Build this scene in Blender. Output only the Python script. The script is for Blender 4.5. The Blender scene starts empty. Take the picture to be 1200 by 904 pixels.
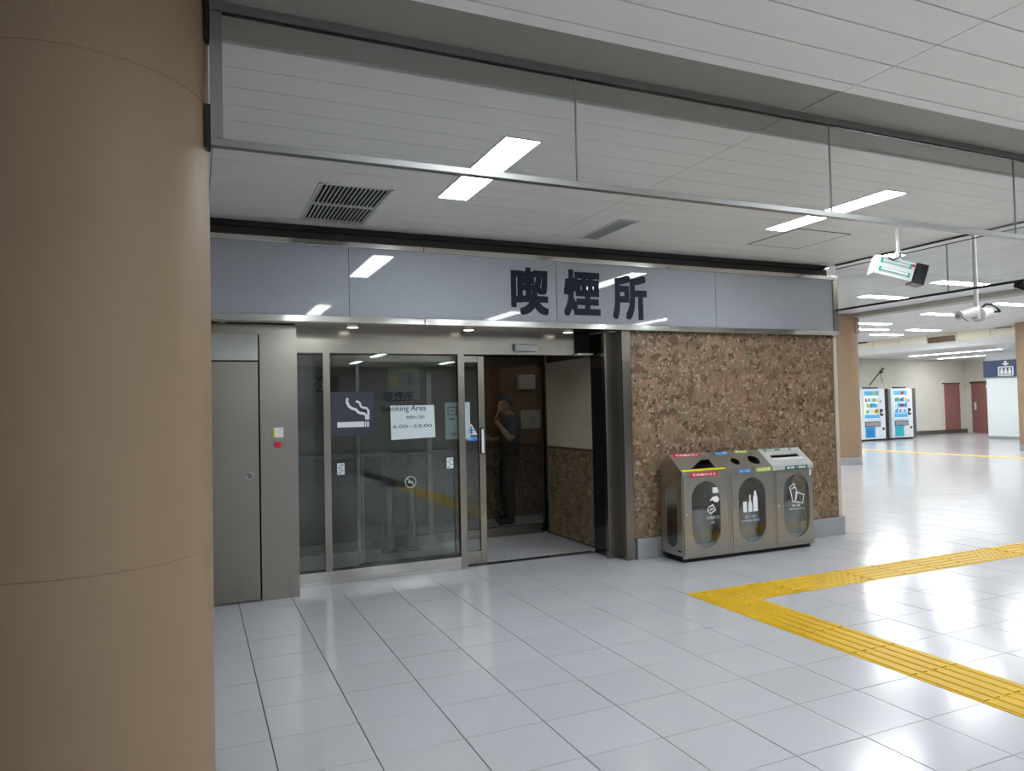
import bpy, bmesh, math, random
from mathutils import Vector, Matrix
random.seed(7)
SC = bpy.context.scene
COL = SC.collection

# ---------------------------------------------------------------- camera
CAM = Vector((0.0906, -3.5206, 1.4961))
YAW, PITCH, ROLL, FPX = 0.4153, 0.0293, -0.0224, 847.04
cy, sy, cp, sp = math.cos(YAW), math.sin(YAW), math.cos(PITCH), math.sin(PITCH)
F_ = Vector((sy*cp, cy*cp, sp)); R0 = Vector((cy, -sy, 0)); U0 = R0.cross(F_)
R_ = math.cos(ROLL)*R0 + math.sin(ROLL)*U0
U_ = -math.sin(ROLL)*R0 + math.cos(ROLL)*U0
cd = bpy.data.cameras.new('camera'); cam = bpy.data.objects.new('camera', cd); COL.objects.link(cam)
cam.matrix_world = Matrix(((R_.x, U_.x, -F_.x, CAM.x), (R_.y, U_.y, -F_.y, CAM.y), (R_.z, U_.z, -F_.z, CAM.z), (0, 0, 0, 1)))
cd.sensor_fit = 'HORIZONTAL'; cd.sensor_width = 36; cd.lens = FPX/1200*36; cd.clip_start = .05; cd.clip_end = 200
SC.camera = cam

# ---------------------------------------------------------------- world, exposure, lamp strengths
w = bpy.data.worlds.new('world'); SC.world = w; w.use_nodes = True
w.node_tree.nodes['Background'].inputs[0].default_value = (.85, .9, 1, 1)
w.node_tree.nodes['Background'].inputs[1].default_value = .25
SC.view_settings.view_transform = 'Standard'; SC.view_settings.look = 'None'
SC.view_settings.gamma = 1; SC.view_settings.use_curve_mapping = False
SC.view_settings.exposure = 0.92
LAMP_NEAR, LAMP_FAR, LAMP_LOW, DOWN = 25.0, 27.0, 14.0, 2.0
SC.cycles.max_bounces = 10; SC.cycles.transparent_max_bounces = 16; SC.cycles.glossy_bounces = 5
SC.cycles.sample_clamp_indirect = 4; SC.cycles.caustics_reflective = False

# ---------------------------------------------------------------- materials
def new_mat(name):
    m = bpy.data.materials.new(name); m.use_nodes = True
    return m, m.node_tree.nodes, m.node_tree.links, m.node_tree.nodes['Principled BSDF']
def mat(name, col, rough=.5, metal=0., spec=None, emit=None, estr=0., vary=0., bump=0., bscale=60., smudge=0., stretch=None):
    m, N, L, P = new_mat(name)
    P.inputs['Base Color'].default_value = (*col, 1); P.inputs['Roughness'].default_value = rough; P.inputs['Metallic'].default_value = metal
    if spec is not None: P.inputs['Specular IOR Level'].default_value = spec
    if emit: P.inputs['Emission Color'].default_value = (*emit, 1); P.inputs['Emission Strength'].default_value = estr
    tc = N.new('ShaderNodeNewGeometry'); mp = N.new('ShaderNodeMapping'); L.new(tc.outputs['Position'], mp.inputs['Vector'])
    if stretch: mp.inputs['Scale'].default_value = stretch
    ns = N.new('ShaderNodeTexNoise'); ns.inputs['Scale'].default_value = 3.5 if smudge or vary else bscale; ns.inputs['Detail'].default_value = 6
    L.new(mp.outputs[0], ns.inputs['Vector'])
    mr = N.new('ShaderNodeMapRange'); L.new(ns.outputs['Fac'], mr.inputs['Value'])
    a = max(vary, .03)
    mr.inputs['From Min'].default_value = .3; mr.inputs['From Max'].default_value = .7
    mr.inputs['To Min'].default_value = 1-a; mr.inputs['To Max'].default_value = 1+a
    hs = N.new('ShaderNodeHueSaturation'); hs.inputs['Color'].default_value = (*col, 1); L.new(mr.outputs[0], hs.inputs['Value'])
    L.new(hs.outputs[0], P.inputs['Base Color'])
    if smudge:
        m2 = N.new('ShaderNodeMapRange'); L.new(ns.outputs['Fac'], m2.inputs['Value'])
        m2.inputs['From Min'].default_value = .3; m2.inputs['From Max'].default_value = .7
        m2.inputs['To Min'].default_value = max(.02, rough-smudge); m2.inputs['To Max'].default_value = rough+smudge
        L.new(m2.outputs[0], P.inputs['Roughness'])
    if bump:
        n2 = N.new('ShaderNodeTexNoise'); n2.inputs['Scale'].default_value = bscale; L.new(mp.outputs[0], n2.inputs['Vector'])
        b = N.new('ShaderNodeBump'); b.inputs['Strength'].default_value = bump; b.inputs['Distance'].default_value = .002
        L.new(n2.outputs['Fac'], b.inputs['Height']); L.new(b.outputs[0], P.inputs['Normal'])
    return m
def glass(name, tint=(.93, .96, .95), refl=1.0, rough=0.):
    m, N, L, P = new_mat(name); N.remove(P)
    out = N['Material Output']; t = N.new('ShaderNodeBsdfTransparent'); t.inputs[0].default_value = (*tint, 1)
    g = N.new('ShaderNodeBsdfGlossy'); g.inputs['Roughness'].default_value = rough; g.inputs[0].default_value = (refl, refl, refl, 1)
    f = N.new('ShaderNodeFresnel'); ge = N.new('ShaderNodeNewGeometry'); mi = N.new('ShaderNodeMapRange'); mi.inputs['To Min'].default_value = 1.52; mi.inputs['To Max'].default_value = 1/1.52; L.new(ge.outputs['Backfacing'], mi.inputs['Value']); L.new(mi.outputs[0], f.inputs['IOR'])
    mx = N.new('ShaderNodeMixShader'); L.new(f.outputs[0], mx.inputs[0]); L.new(t.outputs[0], mx.inputs[1]); L.new(g.outputs[0], mx.inputs[2])
    L.new(mx.outputs[0], out.inputs[0]); return m
def emit(name, col, s):
    return mat(name, (.9, .9, .9), .4, emit=col, estr=s)
def steel(name, col, rough, wav=0.):
    m, N, L, P = new_mat(name)
    P.inputs['Metallic'].default_value = 1; P.inputs['Base Color'].default_value = (*col, 1)
    g = N.new('ShaderNodeNewGeometry'); mp = N.new('ShaderNodeMapping'); mp.inputs['Scale'].default_value = (3, 3, 12); L.new(g.outputs['Position'], mp.inputs[0])
    n = N.new('ShaderNodeTexNoise'); n.inputs['Scale'].default_value = 2; n.inputs['Detail'].default_value = 4; L.new(mp.outputs[0], n.inputs['Vector'])
    mr = N.new('ShaderNodeMapRange'); mr.inputs['To Min'].default_value = rough-.03; mr.inputs['To Max'].default_value = rough+.03; L.new(n.outputs['Fac'], mr.inputs['Value']); L.new(mr.outputs[0], P.inputs['Roughness'])
    if wav:
        n2 = N.new('ShaderNodeTexNoise'); n2.inputs['Scale'].default_value = 1.6; n2.inputs['Detail'].default_value = 0; L.new(g.outputs['Position'], n2.inputs['Vector'])
        b = N.new('ShaderNodeBump'); b.inputs['Strength'].default_value = wav; b.inputs['Distance'].default_value = .02; L.new(n2.outputs['Fac'], b.inputs['Height']); L.new(b.outputs[0], P.inputs['Normal'])
    return m
def breccia(name, dark=1.):
    m, N, L, P = new_mat(name)
    g = N.new('ShaderNodeNewGeometry'); oi = N.new('ShaderNodeObjectInfo')
    sc = N.new('ShaderNodeVectorMath'); sc.operation = 'SCALE'; sc.inputs['Scale'].default_value = 7.
    cb = N.new('ShaderNodeCombineXYZ'); 
    for i in range(3): L.new(oi.outputs['Random'], cb.inputs[i])
    L.new(cb.outputs[0], sc.inputs[0])
    ad = N.new('ShaderNodeVectorMath'); L.new(g.outputs['Position'], ad.inputs[0]); L.new(sc.outputs[0], ad.inputs[1])
    nz = N.new('ShaderNodeTexNoise'); nz.inputs['Scale'].default_value = 9; nz.inputs['Detail'].default_value = 3; L.new(ad.outputs[0], nz.inputs['Vector'])
    wp = N.new('ShaderNodeVectorMath'); wp.operation = 'SCALE'; wp.inputs['Scale'].default_value = .07; L.new(nz.outputs['Color'], wp.inputs[0])
    av = N.new('ShaderNodeVectorMath'); L.new(ad.outputs[0], av.inputs[0]); L.new(wp.outputs[0], av.inputs[1])
    def vor(s, rnd=1.):
        v = N.new('ShaderNodeTexVoronoi'); v.inputs['Scale'].default_value = s; v.inputs['Randomness'].default_value = rnd; L.new(av.outputs[0], v.inputs['Vector']); return v
    def ramp(src, stops, interp='LINEAR'):
        r = N.new('ShaderNodeValToRGB'); r.color_ramp.interpolation = interp
        while len(r.color_ramp.elements) < len(stops): r.color_ramp.elements.new(.5)
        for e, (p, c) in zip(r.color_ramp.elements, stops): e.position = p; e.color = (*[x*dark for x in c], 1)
        L.new(src, r.inputs[0]); return r
    def sep(v):
        s = N.new('ShaderNodeSeparateColor'); L.new(v.outputs['Color'], s.inputs[0]); return s
    v1, v2, v3 = vor(11), vor(24), vor(52)
    base = ramp(sep(v1).outputs[0], [(0, (.15, .085, .04)), (.3, (.23, .145, .08)), (.55, (.29, .185, .115)), (.8, (.20, .165, .095)), (1, (.36, .205, .14))])
    mid = ramp(sep(v2).outputs[1], [(0, (.12, .07, .035)), (.5, (.25, .165, .098)), (.8, (.33, .22, .15)), (1, (.42, .31, .22))])
    def fac(src, lo, hi):
        r = N.new('ShaderNodeMapRange'); r.inputs['From Min'].default_value = lo; r.inputs['From Max'].default_value = hi; L.new(src, r.inputs['Value']); return r.outputs[0]
    def mix(f, a, b):
        x = N.new('ShaderNodeMix'); x.data_type = 'RGBA'; L.new(f, x.inputs[0]); L.new(a, x.inputs[6]); L.new(b, x.inputs[7]); return x.outputs[2]
    c = mix(fac(sep(v2).outputs[0], .62, .72), base.outputs[0], mid.outputs[0])
    lt = ramp(sep(v3).outputs[2], [(0, (.36, .26, .17)), (1, (.52, .42, .30))])
    c = mix(fac(sep(v3).outputs[0], .915, .94), c, lt.outputs[0])
    dk = ramp(sep(v3).outputs[2], [(0, (.03, .018, .01)), (1, (.07, .04, .02))])
    c = mix(fac(sep(v3).outputs[1], .94, .97), c, dk.outputs[0])
    L.new(c, P.inputs['Base Color']); P.inputs['Roughness'].default_value = .32
    b = N.new('ShaderNodeBump'); b.inputs['Strength'].default_value = .25; b.inputs['Distance'].default_value = .003; L.new(v2.outputs['Distance'], b.inputs['Height']); L.new(b.outputs[0], P.inputs['Normal'])
    return m
def tile_mat(name, col, rough, rv=.05):
    m, N, L, P = new_mat(name)
    oi = N.new('ShaderNodeObjectInfo'); g = N.new('ShaderNodeNewGeometry')
    n = N.new('ShaderNodeTexNoise'); n.inputs['Scale'].default_value = 2.2; n.inputs['Detail'].default_value = 7; L.new(g.outputs['Position'], n.inputs['Vector'])
    a = N.new('ShaderNodeMath'); a.operation = 'MULTIPLY_ADD'; L.new(oi.outputs['Random'], a.inputs[0]); a.inputs[1].default_value = rv; a.inputs[2].default_value = .93
    b = N.new('ShaderNodeMath'); b.operation = 'MULTIPLY_ADD'; L.new(n.outputs['Fac'], b.inputs[0]); b.inputs[1].default_value = .06; L.new(a.outputs[0], b.inputs[2])
    h = N.new('ShaderNodeHueSaturation'); h.inputs['Color'].default_value = (*col, 1); L.new(b.outputs[0], h.inputs['Value']); L.new(h.outputs[0], P.inputs['Base Color'])
    r = N.new('ShaderNodeMapRange'); L.new(n.outputs['Fac'], r.inputs['Value']); r.inputs['From Min'].default_value = .3; r.inputs['From Max'].default_value = .7
    P.inputs['Roughness'].default_value = rough
    return m
M = dict(
    tile=tile_mat('floor_ceramic', (.515, .515, .53), .16), grout=mat('grout', (.07, .065, .06), .9),
    inner_tile=mat('vestibule_stone', (.50, .50, .52), .25, vary=.04),
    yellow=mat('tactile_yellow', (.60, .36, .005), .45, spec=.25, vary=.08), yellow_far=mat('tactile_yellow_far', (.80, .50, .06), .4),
    ceil=tile_mat('ceiling_metal_panel', (.90, .885, .84), .45, .03), ceil_gap=mat('ceiling_void', (.10, .095, .09), .9), strip=mat('recess_strip', (.30, .285, .25), .45),
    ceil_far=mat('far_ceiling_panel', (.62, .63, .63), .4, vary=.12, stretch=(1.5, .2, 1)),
    rail=steel('curtain_rail', (.36, .355, .34), .35), glass=glass('clear_glass', (.95, .96, .955)), door_glass=glass('door_glass', (.80, .83, .81)),
    steel=steel('brushed_steel', (.31, .28, .24), .22, .5), steel_hi=steel('polished_steel', (.58, .56, .52), .12, 1.), steel_dk=steel('dark_steel', (.22, .215, .21), .22),
    bin=steel('bin_steel', (.50, .475, .42), .3, .1), bin_lid=mat('bin_lid_white', (.62, .62, .61), .35, metal=.4),
    acrylic=mat('sign_acrylic', (.34, .35, .375), .03, spec=.35), ink=mat('navy_ink', (.012, .016, .03), .5, spec=.15),
    pillar=mat('peach_paint', (.29, .20, .122), .55, spec=.3, vary=.035, bump=.08, bscale=90), seam=mat('paint_seam', (.30, .20, .13), .6),
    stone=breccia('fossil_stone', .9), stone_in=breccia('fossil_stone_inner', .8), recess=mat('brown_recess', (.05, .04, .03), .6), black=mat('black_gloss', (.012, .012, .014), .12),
    void=mat('dark_void', (.01, .01, .01), .9), skirt=mat('grey_skirting', (.36, .37, .38), .3, metal=.25, vary=.06), cream=mat('cream_board', (.56, .47, .37), .4),
    brown=mat('brown_wall', (.19, .095, .04), .4), brown_trim=mat('brown_trim', (.10, .055, .025), .4), white=mat('white_plastic', (.78, .78, .76), .35), red=mat('red_plastic', (.65, .01, .05), .35),
    paper=mat('white_paper', (.70, .76, .78), .7), poster=mat('pale_poster', (.52, .62, .60), .6), blue=mat('blue_vinyl', (.02, .22, .62), .4), green=mat('dark_green_vinyl', (.01, .16, .10), .4),
    lime=mat('lime_vinyl', (.48, .62, .06), .4), redv=mat('red_vinyl', (.62, .01, .04), .4), yel=mat('yellow_strip', (.80, .66, .0), .35), navy=mat('navy_vinyl', (.035, .037, .055), .5),
    white_ink=mat('white_ink', (.85, .86, .86), .5), grey=mat('grey_plastic', (.30, .31, .32), .4), wall_far=mat('far_wall_paint', (.66, .63, .56), .6, vary=.03), mauve=mat('mauve_door', (.29, .13, .115), .4),
    bulk=mat('cream_bulkhead', (.80, .76, .62), .45), dado=mat('dark_dado', (.10, .085, .07), .4), bright=mat('white_shaft', (.80, .84, .84), .3), navy_sign=mat('navy_sign', (.045, .07, .15), .35),
    cyan=mat('cyan_graphic', (.03, .42, .72), .35), vm=mat('vending_white', (.80, .83, .85), .25), sky=mat('sky_graphic', (.12, .50, .85), .35), teal=mat('teal_graphic', (.02, .45, .42), .35), skin=mat('skin', (.52, .31, .21), .5), hair=mat('black_hair', (.008, .007, .007), .45),
    shirt=mat('dark_shirt', (.018, .02, .03), .7), trousers=mat('dark_trousers', (.02, .021, .026), .8), lightgrey=mat('lamp_frame', (.7, .7, .68), .4), tube_green=mat('green_socket', (.0, .38, .24), .4), wall_tile=mat('wall_tile_white', (.60, .62, .62), .15),
    bag=mat('clear_rubbish_bag', (.20, .205, .20), .2, bump=.9, bscale=25, vary=.3),
    lamp=emit('lamp_diffuser', (.86, .93, 1), LAMP_NEAR), lamp_far=emit('lamp_far', (.95, .98, 1), LAMP_FAR), lamp_low=emit('lamp_low', (.95, .98, 1), LAMP_LOW), down=emit('downlight', (1, .97, .9), DOWN), vm_glow=emit('vending_display', (.55, .80, 1), .5))

def tile_grid():
    m, N, L, P = new_mat('wall_tile_grid'); g = N.new('ShaderNodeNewGeometry'); sx = N.new('ShaderNodeSeparateXYZ'); cb = N.new('ShaderNodeCombineXYZ')
    L.new(g.outputs['Position'], sx.inputs[0]); L.new(sx.outputs[0], cb.inputs[0]); L.new(sx.outputs[2], cb.inputs[1])
    b = N.new('ShaderNodeTexBrick'); b.offset = 0; b.inputs['Scale'].default_value = 1; b.inputs['Brick Width'].default_value = .3; b.inputs['Row Height'].default_value = .2; b.inputs['Mortar Size'].default_value = .004
    b.inputs['Color1'].default_value = (.62, .66, .68, 1); b.inputs['Color2'].default_value = (.66, .69, .70, 1); b.inputs['Mortar'].default_value = (.15, .15, .15, 1)
    L.new(cb.outputs[0], b.inputs['Vector']); L.new(b.outputs[0], P.inputs['Base Color']); P.inputs['Roughness'].default_value = .2; return m
M['wall_tile_grid'] = tile_grid()
# ---------------------------------------------------------------- building helpers
WL = {}
def wloc(o): return WL.get(o.name, Vector((0, 0, 0))) if o else Vector((0, 0, 0))
def tag(o, label=None, cat=None, group=None, kind=None):
    if label: o['label'] = label
    if cat: o['category'] = cat
    if group: o['group'] = group
    if kind: o['kind'] = kind
    return o
def thing(name, loc, label, cat, group=None):
    o = bpy.data.objects.new(name, None); COL.objects.link(o); o.location = loc; o.empty_display_size = .1; WL[o.name] = Vector(loc)
    return tag(o, label, cat, group)
class MB:
    def __init__(s): s.v = []; s.f = []
    def add(s, vs, fs):
        k = len(s.v); s.v += [tuple(v) for v in vs]; s.f += [tuple(i+k for i in f) for f in fs]; return s
    def box(s, x0, x1, y0, y1, z0, z1):
        return s.add([(x0, y0, z0), (x1, y0, z0), (x1, y1, z0), (x0, y1, z0), (x0, y0, z1), (x1, y0, z1), (x1, y1, z1), (x0, y1, z1)],
                     [(0, 3, 2, 1), (4, 5, 6, 7), (0, 1, 5, 4), (1, 2, 6, 5), (2, 3, 7, 6), (3, 0, 4, 7)])
    def cyl(s, a, b, r, n=16, r2=None, caps=True):
        a, b = Vector(a), Vector(b); d = (b-a).normalized(); t = d.orthogonal().normalized(); u = d.cross(t); r2 = r if r2 is None else r2
        vs = [a+(t*math.cos(2*math.pi*i/n)+u*math.sin(2*math.pi*i/n))*r for i in range(n)]+[b+(t*math.cos(2*math.pi*i/n)+u*math.sin(2*math.pi*i/n))*r2 for i in range(n)]
        fs = [(i, (i+1) % n, (i+1) % n+n, i+n) for i in range(n)]
        if caps: fs += [tuple(range(n-1, -1, -1)), tuple(range(n, 2*n))]
        return s.add(vs, fs)
    def tube(s, pts, r, n=10):
        for a, b in zip(pts, pts[1:]): s.cyl(a, b, r, n)
        return s
    def prism(s, poly, mp, d0, d1):           # poly 2D, mp(u, v, w) -> xyz
        n = len(poly); vs = [mp(u, v, d0) for u, v in poly]+[mp(u, v, d1) for u, v in poly]
        return s.add(vs, [tuple(range(n)), tuple(range(2*n-1, n-1, -1))]+[(i, i+n, (i+1) % n+n, (i+1) % n) for i in range(n)])
    def ribbon(s, pts, wd, mp, d0, d1):
        L, R = [], []
        for i, (x, y) in enumerate(pts):
            a = Vector(pts[max(0, i-1)]); b = Vector(pts[min(len(pts)-1, i+1)]); d = (b-a).normalized(); n = Vector((-d.y, d.x))*wd/2
            L.append((x+n.x, y+n.y)); R.append((x-n.x, y-n.y))
        for i in range(len(pts)-1): s.prism([L[i], L[i+1], R[i+1], R[i]], mp, d0, d1)
        return s
    def ring(s, rect, poly, mp, d0, d1):      # plate with a star-shaped hole
        u0, u1, v0, v1 = rect; cx = sum(p[0] for p in poly)/len(poly); cyy = sum(p[1] for p in poly)/len(poly)
        ang = [2*math.pi*i/40 for i in range(40)]+[math.atan2(v-cyy, u-cx) % (2*math.pi) for u in (u0, u1) for v in (v0, v1)]+[math.atan2(v-cyy, u-cx) % (2*math.pi) for u, v in poly]
        ang = sorted(set(round(a, 5) for a in ang)); I, O = [], []
        for a in ang:
            dx, dy = math.cos(a), math.sin(a)
            t = min([((u1-cx)/dx if dx > 0 else (u0-cx)/dx) if abs(dx) > 1e-9 else 1e9, ((v1-cyy)/dy if dy > 0 else (v0-cyy)/dy) if abs(dy) > 1e-9 else 1e9])
            O.append((cx+dx*t, cyy+dy*t)); best = None
            for k in range(len(poly)):
                p, q = poly[k], poly[(k+1) % len(poly)]; ex, ey = q[0]-p[0], q[1]-p[1]; den = dx*ey-dy*ex
                if abs(den) < 1e-12: continue
                tt = ((p[0]-cx)*ey-(p[1]-cyy)*ex)/den; ss = ((p[0]-cx)*dy-(p[1]-cyy)*dx)/den
                if tt > 0 and -1e-4 <= ss <= 1+1e-4: best = tt if best is None else max(best, tt)
            I.append((cx+dx*best, cyy+dy*best))
        n = len(ang); vs = [mp(*p, d0) for p in O]+[mp(*p, d0) for p in I]+[mp(*p, d1) for p in O]+[mp(*p, d1) for p in I]; fs = []
        for i in range(n):
            j = (i+1) % n; fs += [(i, j, n+j, n+i), (2*n+i, 3*n+i, 3*n+j, 2*n+j), (n+i, n+j, 3*n+j, 3*n+i), (i, 2*n+i, 2*n+j, j)]
        return s.add(vs, fs)
    def build(s, name, m, parent=None, smooth=False, bevel=0., origin=None):
        me = bpy.data.meshes.new(name); xs = [[v[k] for v in s.v] for k in range(3)]
        c = Vector(origin) if origin is not None else Vector(((min(xs[0])+max(xs[0]))/2, (min(xs[1])+max(xs[1]))/2, min(xs[2])))
        me.from_pydata([(v[0]-c.x, v[1]-c.y, v[2]-c.z) for v in s.v], [], s.f)
        bm = bmesh.new(); bm.from_mesh(me); bmesh.ops.recalc_face_normals(bm, faces=bm.faces)
        if bevel: bmesh.ops.bevel(bm, geom=list(bm.edges), offset=bevel, segments=2, affect='EDGES', profile=.5)
        bm.to_mesh(me); bm.free()
        if smooth:
            for p in me.polygons: p.use_smooth = True
            try: me.set_sharp_from_angle(angle=.7)
            except Exception: pass
        me.materials.append(m if not isinstance(m, str) else M[m])
        o = bpy.data.objects.new(name, me); COL.objects.link(o); o.parent = parent; o.location = c-wloc(parent); WL[o.name] = c
        return o
def bx(name, b, m, parent=None, bevel=0.): return MB().box(*b).build(name, m, parent, bevel=bevel)
def struct(o): o['kind'] = 'structure'; return o
XZ = lambda y: (lambda u, v, w_: (u, y+w_, v))
def text(name, s, rect, m, parent, place=None, bold=0., fit='both', thick=.0015):
    """flat lettering fitted to rect (u0,u1,v0,v1); place maps (u,v,w)->xyz, w towards the reader"""
    cu = bpy.data.curves.new('lettering', 'FONT'); cu.body = s; cu.size = 1; cu.resolution_u = 4; cu.extrude = .01
    tmp = bpy.data.objects.new('lettering', cu); COL.objects.link(tmp)
    dg = bpy.context.evaluated_depsgraph_get(); me = bpy.data.meshes.new_from_object(tmp.evaluated_get(dg)); bpy.data.objects.remove(tmp)
    if not me.vertices: return None
    x0 = min(v.co.x for v in me.vertices); x1 = max(v.co.x for v in me.vertices); y0 = min(v.co.y for v in me.vertices); y1 = max(v.co.y for v in me.vertices)
    u0, u1, v0, v1 = rect
    mb = MB(); mb.v = []; 
    for v in me.vertices:
        uu = u0+(v.co.x-x0)/(x1-x0)*(u1-u0); vv = v0+(v.co.y-y0)/(y1-y0)*(v1-v0)
        mb.v.append(tuple(place(uu, vv, thick if v.co.z > 0 else 0)))
    mb.f = [tuple(p.vertices) for p in me.polygons]
    if bold:
        dx = bold*(u1-u0)/(x1-x0); dy = bold*(v1-v0)/(y1-y0); b0, f0 = mb.v, mb.f; mb = MB()
        for k in range(9):
            a = 2*math.pi*k/8; sq = max(abs(math.cos(a)), abs(math.sin(a))); ox, oy = (dx*math.cos(a)/sq, dy*math.sin(a)/sq) if k < 8 else (0, 0); o0 = place(0, 0, 0); o1 = place(ox, oy, 0); dd = [p-q for p, q in zip(o1, o0)]; e = place(0, 0, thick*.02*k); ee = [p-q for p, q in zip(e, o0)]
            mb.add([(v[0]+dd[0]+ee[0], v[1]+dd[1]+ee[1], v[2]+dd[2]+ee[2]) for v in b0], f0)
    return mb.build(name, m, parent)
def front(y): return lambda u, v, w_: (u, y-w_, v)
def stadium(cx, cz, hw, hh, n=10):
    P = []; r = hw
    for i in range(n+1): a = math.pi*i/n; P.append((cx+r*math.cos(a), cz+hh-r+r*math.sin(a)))
    for i in range(n+1): a = math.pi+math.pi*i/n; P.append((cx+r*math.cos(a), cz-hh+r+r*math.sin(a)))
    return P
def circle(cx, cz, r, n=24, ry=None): return [(cx+r*math.cos(2*math.pi*i/n), cz+(ry or r)*math.sin(2*math.pi*i/n)) for i in range(n)]

# ================================================================ FLOOR
TX, TY = .4, .38881
fl = struct(MB().box(-7, 34, -16, 18, -.3, -.004).build('floor', 'grout'))
def proj(p):
    d = Vector(p)-CAM; z = d.dot(F_)
    return (600+FPX*d.dot(R_)/z, 452-FPX*d.dot(U_)/z, z) if z > .1 else (1e6, 1e6, z)
strip_cells = {(i, 2) for i in range(9, 40)} | {(9, j) for j in range(1, -24, -1)}
def in_building(x, y): return (0.2 < x+.4 and x < 6.6 and y > 2.46) or (-6 < x < .9 and y > 2.5)
cells = []
for i in range(-17, 84):
    for j in range(-41, 46):
        x, y = i*TX, j*TY
        if (i, j) in strip_cells or in_building(x, y) or (2.46 < y+TY and x > -6 and x+TX < 6.6 and y > 2.4): continue
        px, py, z = proj((x+.2, y+.19, 0)); vis = z > 0 and 215 < px < 1260 and py < 960 and py > 560
        cells.append((0 if vis else 1, (Vector((x, y, 0))-CAM).length, i, j))
cells.sort()
tm = MB().box(-TX/2+.0026, TX/2-.0026, -TY/2+.0018, TY/2-.0018, -.012, 0)
t0 = tm.build('floor_tile', 'tile', fl, origin=(0, 0, 0), bevel=.0008)
rest = MB(); first = True; n_ind = 0
for vis, d, i, j in cells:
    cx_, cy_ = (i+.5)*TX, (j+.5)*TY
    if n_ind < 290 and vis == 0:
        o = t0 if first else t0.copy()
        if not first: COL.objects.link(o)
        first = False; o.location = Vector((cx_, cy_, random.uniform(-.0004, .0004)))-wloc(fl); n_ind += 1
    else: rest.box(cx_-TX/2+.0018, cx_+TX/2-.0018, cy_-TY/2+.0018, cy_+TY/2-.0018, -.012, 0)
tag(rest.build('floor_tiling', 'tile', fl), kind='stuff')

# tactile guide path: L-shaped, every tile a part
tp = thing('tactile_path', (3.8, .97, -.004), 'near yellow tactile guide path bent in an L on the white floor tiles', 'tactile paving')
def tactile(i, j, kind, along):
    x0, x1, y0, y1 = i*TX+.001, (i+1)*TX-.001, j*TY+.001, (j+1)*TY-.001; mb = MB().box(x0, x1, y0, y1, -.003, .001)
    if kind == 'bar':
        for k in range(5):
            if along == 'y': c = x0+TX*(k+.5)/5; q = [(c-.024, .001), (c-.017, .006), (c+.017, .006), (c+.024, .001)]; mb.prism(q, lambda u, v, w_: (u, w_, v), y0+.006, y1-.006)
            else: c = y0+TY*(k+.5)/5; q = [(c-.024, .001), (c-.017, .006), (c+.017, .006), (c+.024, .001)]; mb.prism(q, lambda u, v, w_: (w_, u, v), x0+.006, x1-.006)
    else:
        for a in range(6):
            for b in range(6):
                px_, py_ = x0+TX*(a+.5)/6, y0+TY*(b+.5)/6; mb.cyl((px_, py_, .001), (px_, py_, .0055), .017, 8, .011)
    return mb.build('tactile_tile', 'yellow', tp)
for i in range(9, 40): tactile(i, 2, 'dot' if i in (9, 10, 12, 17, 22, 27) else 'bar', 'x')
for j in range(1, -12, -1): tactile(9, j, 'dot' if j == 1 else 'bar', 'y')
# far path
fp = thing('tactile_path', (18, 10, 0), 'far thin yellow tactile line crossing the bright floor before the vending machines', 'tactile paving')
for k in range(40):
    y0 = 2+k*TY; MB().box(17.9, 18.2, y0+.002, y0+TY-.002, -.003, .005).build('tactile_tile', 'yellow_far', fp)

# ================================================================ CEILINGS
CZ = 3.0
ce = struct(MB().box(-7, 6.66, -.7, 2.5, CZ+.03, CZ+.3).box(-7, 9.2, -16, -.7, CZ+.03, CZ+.3).build('ceiling', 'ceil_gap'))
EDGE_OUT, EDGE_IN = -.985, -.415
holes = [(.86, 1.36, 1.29, 2.30), (3.27, 3.46, 1.45, 2.14)]
rows = []
y = EDGE_OUT-.082
rows.append((y, EDGE_OUT))
while y > -9.2: rows.append((y-.207, y)); y -= .207
y = EDGE_IN
while y < 2.45: rows.append((y, min(y+.207, 2.45))); y += .207
xs_ = [-7, -5.4, -2.6, .2, 3.01, 5.81, 6.655]
for (ya, yb) in rows:
    if yb-ya < .02: continue
    cols = xs_ if ya > -.7 else xs_+[9.2]
    for h in holes:
        for a, b, e in ((ya+.004, h[2]-.001, h[2]), (h[3]+.001, yb-.004, h[3])):
            if ya < e < yb and b-a > .004: bx('ceiling_panel', (h[0], h[1], a, b, CZ, CZ+.02), 'ceil', ce)
    for k in range(len(cols)-1):
        segs = [(cols[k]+.0015, cols[k+1]-.0015)]
        for h in holes:
            if ya < h[3]-.001 and yb > h[2]+.001:
                out = []
                for a, b in segs:
                    if h[0] > a and h[1] < b: out += [(a, h[0]), (h[1], b)]
                    else: out.append((a, b))
                segs = out
        for a, b in segs:
            g_ = .004 if ya < -.7 else .0024; bx('ceiling_panel', (a+.001, b-.001, ya+g_, yb-g_, CZ, CZ+.02), 'ceil', ce)
# flat recessed strip that carries the smoke curtain
for a, b in zip(xs_[:-1], xs_[1:]):
    bx('recessed_strip', (a+.004, b-.004, EDGE_OUT+.016, EDGE_IN-.006, CZ+.012, CZ+.025), 'strip', ce)
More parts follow.
